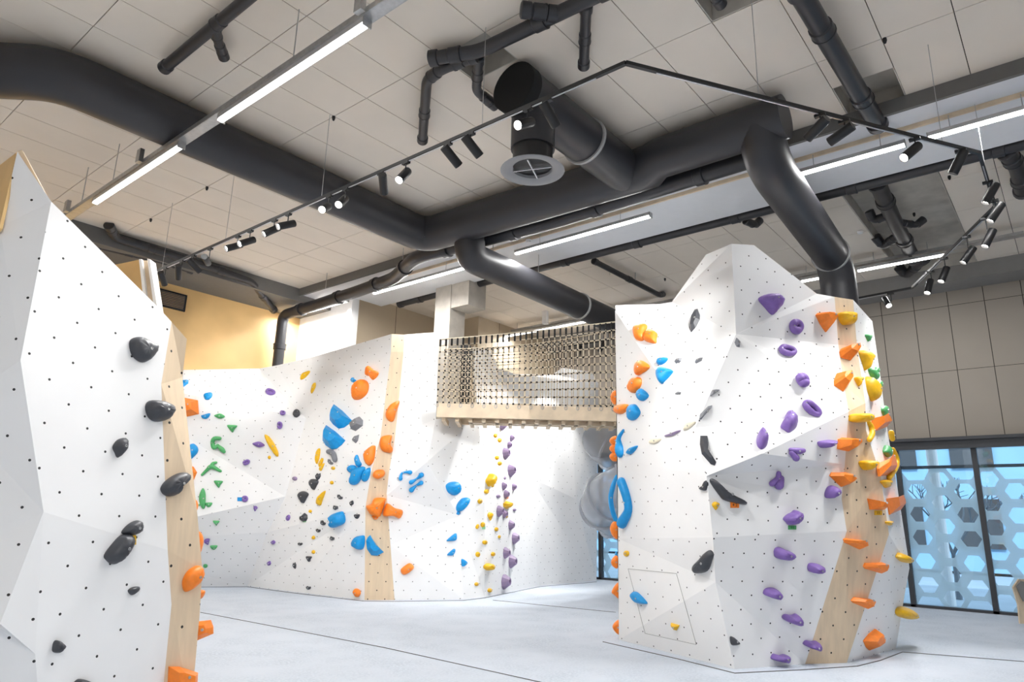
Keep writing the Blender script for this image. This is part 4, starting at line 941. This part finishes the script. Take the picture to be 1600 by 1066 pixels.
S('W', 'grey', 'A5', [[(295, 832, 20), (335, 850, 24), (350, 900, 22)]], 'hooked'); E('W', 'grey', 'A5', 298, 918, 62, 34, 50, 'rock'); E('W', 'yellow', 'A5', 324, 970, 32, 30, adj='tiny screw-on')
D('W', 'blue', 'A5', [(508, 905), (515, 875), (527, 858), (545, 905), (562, 938), (530, 960)], .07, 'flame-shaped'); E('W', 'blue', 'A5', 485, 978, 80, 72, adj='disc-shaped', h=.07)
D('W', 'blue', 'A6', [(500, -30), (540, -53), (590, -51), (575, 10), (535, 75), (495, 97), (463, 80), (480, 20)], .1, 'large petal-shaped'); D('W', 'blue', 'A6', [(628, -48), (635, -10), (615, 50), (585, 70), (570, 50), (585, -10), (610, -40)], .08, 'slim petal-shaped')
D('W', 'orange', 'A5', [(762, 500), (800, 440), (860, 410), (875, 425), (850, 500), (830, 570), (800, 582), (765, 550)], .14, 'kidney-shaped')
D('W', 'orange', 'A5', [(710, 750), (730, 705), (805, 695), (808, 730), (800, 770), (820, 815), (800, 842), (740, 830), (715, 795)], .14, 'half-moon')
D('W', 'orange', 'A5', [(590, 860), (625, 810), (665, 782), (678, 800), (665, 900), (630, 948), (600, 925)], .12, 'teardrop')
D('W', 'orange', 'A5', [(652, 1020), (680, 985), (745, 985), (750, 1030), (700, 1058), (660, 1045)], .13, 'bowl-shaped')
D('W', 'orange', 'A6', [(598, 272), (640, 255), (670, 205), (755, 205), (760, 230), (730, 320), (710, 360), (660, 350), (625, 330)], .17, 'bulging')
D('W', 'orange', 'A6', [(738, 330), (760, 260), (785, 252), (830, 285), (895, 305), (895, 345), (870, 375), (820, 355), (750, 358)], .15, 'trumpet-shaped')
D('W', 'orange', 'A6', [(645, 352), (700, 356), (690, 380), (665, 382)], .05, 'tiny clover-shaped')
D('W', 'blue', 'A6', [(312, 350), (345, 328), (408, 320), (425, 405), (370, 440), (340, 447), (318, 425), (332, 392)], .18, 'two-lobed')
D('W', 'blue', 'A6', [(495, 580), (520, 530), (560, 517), (587, 525), (585, 600), (560, 635), (510, 615)], .14, 'shield-shaped')
D('W', 'blue', 'A6', [(597, 560), (612, 530), (632, 512), (660, 560), (700, 610), (745, 655), (690, 685), (640, 680), (605, 630)], .13, 'crescent', facet=True, peak=(.2, .15))
D('W', 'orange', 'A6', [(500, 985), (512, 958), (545, 970), (553, 1000), (535, 1028), (515, 1015)], .08, 'small oval')
D('W', 'orange', 'A6', [(885, 800), (920, 768), (960, 747), (992, 770), (985, 800), (925, 842), (895, 835)], .1, 'bar-shaped')
for a in [(165, 92, 76, 92, 0, 'tear'), (78, 198, 84, 100, 0, 'tear'), (80, 370, 74, 66, -30, 'rock'), (378, 197, 56, 34, 40, 'rock'), (345, 285, 42, 42, 0, 'chip'), (478, 247, 34, 58, 20, 'leaf'), (237, 412, 52, 38, 45, 'rock'), (198, 476, 44, 30, 20, 'rock'),
          (316, 541, 38, 36, 10, 'chip'), (48, 588, 44, 26, 5, 'rock'), (124, 712, 46, 50, 0, 'tri'), (117, 953, 44, 32, 15, 'rock'), (523, 357, 44, 40, 0, 'moon'), (3, 768, 30, 56, -10, 'rock'), (198, 25, 44, 62, 10, 'rock')]:
    E('W', 'black', 'A6', *a)
D('W', 'yellow', 'A6', [(192, 255), (200, 200), (255, 145), (258, 165), (235, 225), (222, 265)], .08, 'banana-shaped')
for a in [(313, 77, 28, 32), (134, 316, 26, 28), (160, 535, 28, 34), (160, 655, 28, 34)]: E('W', 'yellow', 'A6', *a, adj='tiny screw-on')
S('W', 'blue', 'A5', [[(885, 1055, 18), (893, 1015, 10), (925, 1002, 9), (965, 1003, 18)]], 'bent dumbbell')
S('W', 'blue', 'A6', [[(970, 68, 20), (1015, 45, 9), (1055, 8, 22)]], 'dumbbell'); S('W', 'blue', 'A6', [[(972, 132, 22), (1015, 98, 9), (1052, 74, 20)]], 'dumbbell')
D('W', 'blue', 'A8', [(97, 400), (125, 380), (160, 382), (177, 410), (172, 440), (145, 457), (110, 440)], .12, 'large rounded'); D('W', 'blue', 'A8', [(155, 515), (185, 477), (222, 470), (230, 495), (195, 543), (160, 548)], .12, 'large rounded')
E('W', 'blue', 'A8', 171, 559, 22, 22, 0, 'chip', adj='tiny'); D('W', 'blue', 'A8', [(102, 715), (150, 675), (160, 690), (155, 715), (120, 720)], .07, 'fin-shaped')
D('W', 'blue', 'A8', [(105, 797), (140, 765), (152, 772), (140, 800), (118, 803)], .06, 'fin-shaped'); D('W', 'blue', 'A8', [(188, 822), (217, 845), (200, 865), (188, 860)], .06, 'small triangular')
for a in [(268, 72, 40, 38), (240, 220, 38, 50, 15), (286, 272, 42, 52), (257, 466, 42, 44, 30), (288, 530, 44, 50), (210, 777, 30, 36), (139, 842, 50, 58, 20), (69, 950, 52, 54, 10)]: E('W', 'yellow', 'C3', *a, adj='screw-on')
D('W', 'yellow', 'C3', [(130, 720), (150, 680), (175, 643), (212, 680), (205, 735), (170, 788), (145, 760)], .16, 'large lemon-shaped'); D('W', 'yellow', 'C3', [(328, 975), (360, 945), (400, 960), (398, 1000), (362, 1035), (330, 1010)], .13, 'large faceted', facet=True)
for a in [(197, 27, 44, 50), (172, 288, 36, 56, 20), (227, 268, 46, 58, 15), (368, 316, 38, 44), (400, 394, 28, 36), (250, 453, 42, 48), (175, 578, 46, 58), (333, 575, 40, 48), (162, 887, 42, 40), (298, 952, 44, 46), (474, 182, 28, 30)]: E('W', 'yellow', 'C4', *a, adj='screw-on')
E('W', 'yellow', 'C4', 302, 182, 54, 86, 0, 'tear', adj='large'); E('W', 'yellow', 'C4', 277, 708, 76, 80, adj='large round', h=.14)
for a in [(325, 100, 80, 105), (425, 242, 60, 72), (398, 318, 58, 74), (355, 410, 92, 125), (412, 600, 78, 135), (335, 775, 64, 85), (447, 785, 62, 80), (360, 865, 76, 95)]: pocket('W', 'lilac', 'C3', *a)
for a in [(402, 118, 85, 112), (455, 150, 52, 82), (520, 265, 66, 98), (562, 400, 90, 116), (468, 552, 64, 112), (532, 640, 100, 130), (462, 850, 112, 145)]: pocket('W', 'lilac', 'C4', *a)
for a in [(347, 692, 24, 38), (270, 895, 40, 40, 30), (452, 1045, 34, 34)]: E('W', 'lilac', 'C3', *a, adj='tiny')
# right tower, left face
D('T', 'orange', 'B1', [(235, 690), (250, 650), (328, 640), (322, 690), (305, 752), (250, 745)], .09, 'broad shield-shaped'); D('T', 'orange', 'B1', [(312, 720), (345, 675), (403, 700), (400, 740), (390, 775), (315, 755)], .08, 'broad shield-shaped')
D('T', 'orange', 'B1', [(255, 930), (290, 897), (345, 930), (340, 960), (270, 1003), (255, 985)], .08, 'rounded'); D('T', 'blue', 'B1', [(402, 905), (420, 885), (480, 880), (465, 910), (430, 930), (405, 925)], .05, 'leaf-shaped')
D('T', 'blue', 'B1', [(400, 990), (430, 950), (515, 970), (505, 1000), (440, 1063), (410, 1040)], .08, 'teardrop')
D('T', 'black', 'B1', [(635, 660), (655, 570), (680, 520), (715, 505), (712, 600), (680, 660), (650, 695)], .05, 'long diamond-shaped', facet=True)
D('T', 'grey', 'B1', [(962, 765), (975, 732), (998, 760), (998, 800), (975, 795)], .04, 'small faceted', facet=True); D('T', 'grey', 'B1', [(528, 905), (545, 885), (582, 878), (575, 905), (540, 920)], .03, 'small faceted', facet=True); D('T', 'grey', 'B1', [(675, 912), (690, 888), (733, 875), (725, 900), (685, 920)], .03, 'small faceted', facet=True)
D('T', 'orange', 'B2', [(200, 130), (225, 60), (265, 43), (290, 60), (285, 110), (240, 160)], .08, 'tall rounded'); D('T', 'orange', 'B2', [(100, 280), (115, 250), (190, 240), (190, 280), (150, 310), (110, 305)], .07, 'flattened')
D('T', 'blue', 'B2', [(262, 160), (290, 127), (343, 175), (310, 215), (275, 208)], .06, 'small pebble-shaped'); D('T', 'blue', 'B2', [(198, 300), (210, 255), (240, 240), (265, 260), (283, 305), (250, 350), (210, 355)], .08, 'mitten-shaped')
S('T', 'blue', 'B2', [[(160, 432, 12), (130, 490, 20), (138, 560, 36), (142, 592, 36)]], 'long curved', lift=.2); D('T', 'blue', 'B2', [(188, 590), (210, 560), (262, 540), (250, 570), (220, 600), (195, 603)], .05, 'leaf-shaped')
S('T', 'blue', 'PX', [[(974, 754, 8), (981, 774, 7.5), (984.5, 797, 7), (975, 817, 9)]], 'very long banana-shaped', lift=.4)
E('T', 'grey', 'B2', 555, 162, 46, 24, -15, 'leaf', adj='slim'); D('T', 'grey', 'B2', [(785, 180), (800, 140), (848, 133), (845, 145), (805, 172)], .03, 'slim crescent'); D('T', 'grey', 'B2', [(705, 350), (715, 310), (770, 255), (800, 248), (795, 265), (720, 352)], .04, 'slim faceted', facet=True)
D('T', 'lilac', 'B2', [(460, 468), (500, 455), (568, 428), (565, 440), (510, 470), (465, 475)], .03, 'sliver'); D('T', 'cream', 'B2', [(595, 420), (610, 380), (670, 362), (670, 385), (640, 415), (605, 430)], .03, 'flat'); D('T', 'cream', 'B2', [(345, 520), (365, 490), (430, 488), (420, 510), (380, 530)], .03, 'flat')
D('T', 'black', 'B2', [(715, 470), (765, 470), (775, 520), (770, 570), (830, 660), (820, 685), (790, 675), (725, 600), (712, 530)], .05, 'bent strip-shaped', facet=True)
D('T', 'black', 'B2', [(712, 850), (745, 825), (758, 792), (768, 820), (762, 860), (740, 866)], .04, 'claw-shaped')
D('T', 'black', 'B3', [(577, 350), (620, 300), (675, 240), (703, 262), (695, 300), (665, 370), (595, 383)], .08, 'large wedge'); E('T', 'yellow', 'B3', 158, 262, 32, 40, adj='small screw-on')
D('T', 'blue', 'B3', [(188, 525), (205, 500), (235, 510), (285, 565), (275, 578), (225, 570)], .07, 'fish-shaped'); D('T', 'yellow', 'B3', [(437, 695), (490, 710), (472, 742), (455, 725)], .05, 'triangular', facet=True)
dl = dA+.15
for a in [(82, 190, 34, 100, 'rounded')]: prof('T', 'orange', 'B2', [(64, 190), (75, 155), (100, 140), (110, 190), (100, 245), (75, 225)], dl, .06, 'side-on rounded')
for yy_ in (165, 205, 247): prof('T', 'orange', 'C8', [(207, yy_), (218, yy_-20), (245, yy_-25), (250, yy_+18), (225, yy_+22)], dl, .07, 'side-on finger-like')
S('T', 'blue', 'C8', [[(243, 348, 8), (226, 400, 13), (214, 460, 13), (224, 530, 13), (245, 585, 12)]], 'side-on bow-shaped', plane=(atd(958, 780, dl), FC.copy()), lift=0)
prof('T', 'orange', 'C8', [(210, 620), (225, 585), (250, 590), (250, 672), (225, 660)], dl, .07, 'side-on bulging'); prof('T', 'orange', 'C8', [(215, 795), (230, 765), (250, 765), (250, 825), (228, 820)], dl, .06, 'side-on bulging')
prof('T', 'orange', 'C8', [(218, 950), (240, 910), (258, 905), (258, 982), (235, 968)], dl, .06, 'side-on pointed'); prof('T', 'orange', 'B3', [(68, 720), (85, 690), (112, 680), (112, 765), (85, 752)], dl, .06, 'side-on floor-level')
prof('T', 'blue', 'C8', [(236, 750), (246, 740), (255, 800), (240, 800)], dl+.05, .03, 'side-on small')
# right tower, front face
D('T', 'black', 'B2', [(782, 800), (805, 780), (850, 830), (930, 890), (1040, 945), (1035, 968), (960, 955), (885, 935), (850, 900)], .08, 'long boomerang-shaped')
E('T', 'yellow', 'B2', 824, 977, 54, 60, 0, 'tear', adj='small'); D('T', 'black', 'B3', [(802, 785), (820, 783), (858, 820), (850, 832), (812, 832)], .05, 'small triangular')
D('T', 'purple', 'B4', [(113, 130), (150, 100), (200, 96), (240, 97), (285, 135), (275, 175), (245, 210), (212, 243), (160, 190)], .10, 'large heart-shaped', peak=(-.1, .2))
ringh('T', 'purple', 'B4', 380, 330, 108, 112); ringh('T', 'purple', 'B4', 320, 505, 138, 84, 12); ringh('T', 'purple', 'B4', 425, 715, 96, 110, -30, 'twisted ring-shaped', .32)
ringh('T', 'purple', 'B4', 497, 922, 165, 88, 38, 'long handle-shaped')
J = [('B5', [(275, 125), (300, 80), (310, 50), (340, 45), (385, 80), (392, 125), (340, 168), (300, 150)], 'lumpy'), ('B5', [(100, 225), (115, 175), (140, 165), (178, 225), (175, 265), (140, 290), (110, 270)], 'hooded'),
     ('B5', [(543, 235), (580, 225), (635, 220), (642, 240), (600, 270), (570, 278), (548, 262)], 'narrow'), ('B5', [(595, 600), (615, 560), (650, 550), (680, 585), (665, 615), (620, 640), (597, 635)], 'tilted'),
     ('B5', [(292, 790), (320, 760), (350, 745), (375, 728), (412, 750), (410, 790), (370, 830), (330, 835), (310, 815)], 'crested'),
     ('B6', [(220, 150), (230, 120), (260, 112), (300, 130), (345, 150), (345, 180), (310, 195), (235, 188)], 'rounded'), ('B6', [(457, 260), (465, 230), (500, 225), (548, 240), (548, 275), (515, 290), (470, 285)], 'rounded'),
     ('B6', [(145, 430), (165, 403), (220, 400), (253, 430), (250, 460), (225, 472), (155, 450)], 'rounded'), ('B6', [(278, 600), (300, 585), (340, 592), (375, 582), (400, 615), (398, 650), (370, 657), (290, 625)], 'two-lobed'),
     ('B6', [(425, 790), (445, 770), (480, 776), (520, 775), (530, 810), (515, 830), (470, 815), (435, 805)], 'two-lobed'), ('B6', [(198, 890), (215, 865), (250, 876), (290, 868), (300, 895), (290, 925), (250, 920), (205, 905)], 'two-lobed')]
for z_, P_, ad in J: D('T', 'purple', z_, P_, .11, ad)
S('T', 'purple', 'B5', [[(340, 290, 14), (385, 300, 24), (430, 297, 18)], [(345, 315, 18), (372, 350, 26)]], 'forked')
S('T', 'purple', 'B5', [[(255, 462, 18), (248, 500, 22), (205, 535, 22)], [(265, 500, 26), (250, 545, 34)]], 'hooked')
OF = [('B4', [(528, 245), (540, 230), (610, 230), (657, 272), (640, 310), (600, 368), (560, 310)], .16), ('B4', [(700, 510), (710, 490), (820, 468), (832, 515), (780, 572), (708, 550)], .15), ('B4', [(660, 720), (680, 668), (745, 660), (765, 690), (768, 740), (725, 800), (660, 755)], .15),
      ('B5', [(683, 285), (690, 215), (720, 203), (825, 210), (828, 245), (760, 303), (695, 290)], .15), ('B5', [(627, 480), (640, 455), (740, 455), (803, 510), (770, 540), (710, 560)], .15), ('B5', [(902, 645), (1000, 680), (1018, 725), (920, 725)], .12),
      ('B5', [(932, 65), (1020, 75), (1040, 125), (938, 165)], .12), ('B5', [(980, 430), (985, 385), (1070, 385), (1082, 470), (988, 485)], .12), ('B5', [(1035, 645), (1130, 680), (1140, 725), (1058, 762)], .12), ('B5', [(732, 940), (745, 932), (860, 945), (872, 1000), (840, 1012), (740, 965)], .13),
      ('B6', [(850, 250), (860, 225), (990, 222), (995, 250), (975, 298), (860, 265)], .13), ('B6', [(762, 490), (785, 465), (895, 478), (903, 500), (880, 548), (775, 505)], .13), ('B6', [(850, 775), (890, 725), (935, 690), (967, 735), (950, 790), (890, 840), (870, 820)], .12)]
for z_, P_, h_ in OF: D('T', 'orange', z_, P_, h_*.8, 'angular wedge', facet=True, peak=(.25, .3))
D('T', 'yellow', 'B4', [(690, 250), (695, 228), (740, 222), (790, 228), (807, 250), (795, 305), (750, 316), (720, 313), (700, 285)], .09, 'bread-shaped')
D('T', 'yellow', 'B4', [(840, 505), (900, 515), (922, 548), (885, 600), (882, 645), (865, 590)], .08, 'horn-shaped'); E('T', 'yellow', 'B4', 838, 727, 62, 68, 0, 'tri', adj='small'); D('T', 'yellow', 'B4', [(890, 690), (955, 760), (958, 800), (938, 868), (905, 800)], .09, 'long pointed')
D('T', 'yellow', 'B5', [(775, 60), (785, 35), (870, 32), (905, 60), (880, 92), (790, 90)], .12, 'shelf-like'); S('T', 'yellow', 'B5', [[(895, 90, 16), (915, 130, 20), (922, 180, 20), (903, 222, 18)]], 'hanging curved')
D('T', 'yellow', 'B5', [(843, 375), (900, 368), (942, 372), (940, 395), (885, 440), (848, 410)], .1, 'bowl-shaped'); E('T', 'yellow', 'B5', 1035, 535, 60, 62, 0, 'moon', adj='bowl-shaped')
S('T', 'yellow', 'B5', [[(1060, 170, 20), (1070, 215, 18)]], 'side-on stubby'); S('T', 'yellow', 'B5', [[(1075, 290, 16), (1092, 350, 22), (1095, 400, 22), (1070, 450, 22), (1045, 495, 18)]], 'long S-curved'); E('T', 'yellow', 'B5', 1062, 823, 42, 34, 0, 'moon', adj='small half-moon')
D('T', 'yellow', 'B6', [(1080, 175), (1100, 152), (1140, 170), (1145, 200), (1120, 217), (1085, 190)], .1, 'rounded'); D('T', 'yellow', 'B6', [(1078, 580), (1090, 540), (1140, 535), (1178, 570), (1170, 605), (1110, 608)], .12, 'blunt nose-shaped')
E('T', 'green', 'B4', 907, 408, 42, 54, 0, 'tri'); D('T', 'green', 'B4', [(908, 640), (925, 630), (962, 690), (955, 717), (930, 695)], .06, 'curled leaf-shaped'); E('T', 'green', 'B4', 966, 645, 32, 66, 0, 'leaf'); E('T', 'green', 'B4', 994, 745, 26, 54); E('T', 'green', 'B4', 1022, 940, 42, 82, 0, 'tear'); E('T', 'green', 'B5', 1038, 305, 42, 116, -10, 'leaf')
# --- small coloured grade tags with their writing
def tagcard(wall, colour, zoom, cx, cyy, w_, h_, text, label):
    q = place(zoom, cx, cyy); p0, n = WALLS[wall].find(*q); s = ZM[zoom][2]; P = [atpl(*place(zoom, cx+a*w_/2, cyy+b*h_/2), p0, n)+n*.004 for a, b in ((-1, -1), (1, -1), (1, 1), (-1, 1))]
    c = sum(P, Vector())/4; t = thing('grade_tag', label, 'tag', c, 'route grade tags'); bm = bmesh.new(); a_ = [bm.verts.new(p) for p in P]; b_ = [bm.verts.new(p+n*.004) for p in P]
    bm.faces.new(b_); bm.faces.new(a_[::-1])
    for i in range(4): bm.faces.new((a_[i], a_[(i+1) % 4], b_[(i+1) % 4], b_[i]))
    part('card', bm, M['h_'+colour], t)
    if text:
        U = (P[1]-P[0]).normalized(); cu = bpy.data.curves.new('lettering', 'FONT'); cu.body = text; cu.align_x = 'CENTER'; cu.align_y = 'CENTER'; cu.size = (P[3]-P[0]).length*.75; cu.extrude = .0005; cu.materials.append(M['black'])
        tmp = bpy.data.objects.new('tmp', cu); C.objects.link(tmp); me = bpy.data.meshes.new_from_object(tmp, depsgraph=bpy.context.evaluated_depsgraph_get()); bpy.data.objects.remove(tmp)
        to = bpy.data.objects.new('lettering', me); C.objects.link(to); to.parent = t; W_ = n.cross(U); mt_ = Matrix((U, W_, n)).transposed().to_4x4(); to.matrix_local = Matrix.Translation(n*.0055) @ mt_
TG = [('T', 'orange', 'B2', 962, 970, 62, 42, '4 2', 'orange tag under the long boomerang-shaped black hold'), ('T', 'yellow', 'B5', 980, 748, 54, 32, '2 5', 'yellow tag under an orange wedge on the tower stripe'), ('T', 'green', 'B5', 358, 855, 58, 28, '2 3', 'green tag under a crested purple hold on the tower'),
      ('L', 'yellow', 'A2', 772, 238, 34, 56, '2', 'yellow tag beside the long bean-shaped black hold on the near wall'), ('W', 'blue', 'A4', 558, 215, 40, 32, '', 'small blue tag left of a purple ring hold on the far left wall'),
      ('W', 'lime', 'A6', 86, 396, 26, 20, '', 'pale green tag under a craggy black hold on the far wall'), ('W', 'lime', 'C4', 236, 298, 34, 34, '', 'pale green tag under a yellow screw-on hold in the far corner'), ('W', 'orange', 'C3', 365, 908, 38, 20, '', 'orange tag under a hollow purple hold in the far corner')]
for a in TG: tagcard(*a)
# access hatch outline on the tower's left face
hp_ = [(981.5, 889), (1057, 896.5), (1088, 1007.5), (1040, 1001), (1010, 990)]
p0_, n_ = WALLS['T'].find(1030, 950); bm = bmesh.new(); HP = [atpl(x, y, p0_, n_)+n_*.001 for x, y in hp_[:3]]+[atpl(1008, 990, p0_, n_)+n_*.001]
for a, b in zip(HP[:3], HP[1:3]+HP[3:]): add_beam(bm, a, b, .004, .004)
add_beam(bm, HP[3], HP[0], .004, .004); part('hatch_joint', bm, M['midgrey'], WALLS['T'].root)
# --- labels: one of a kind by shape, colour and rank from the top of its wall part
def region(wk, px, py):
    if wk == 'L': return 'near left wall'
    if wk == 'W': return 'far left corner wall' if px < 470-(py-560)*.22 else ('middle of far wall' if px < 632 else ('far wall below the bridge' if px < 745 else 'far inner wall'))
    if px < 960: return 'tower left edge'
    x_ = 1150 if py < 520 else (1150-(py-520)*.4 if py < 680 else 1090+(py-680)*.16)
    if px < x_: return 'tower left face'
    return 'tower front' if px < (1345 if py < 650 else 1392) - (0 if py < 850 else (py-850)*.3) else 'tower right end'
groups = {}
for h in holds: groups.setdefault((COL[h[1]], region(h[0], h[3], h[4])), []).append(h)
for (c_, rg), hs in groups.items():
    hs.sort(key=lambda h: h[4])
    for i, h in enumerate(hs):
        if len(hs) == 1: lab = '%s %s climbing hold, the only %s one, %s' % (h[5], c_, c_, rg)
        else: lab = '%s %s climbing hold, %s %s from the top, %s' % (h[5], c_, ordw(i), c_, rg)
        tag(h[2], lab, 'climbing hold', '%s holds on the %s' % (c_, rg))
print('holds', len(holds))
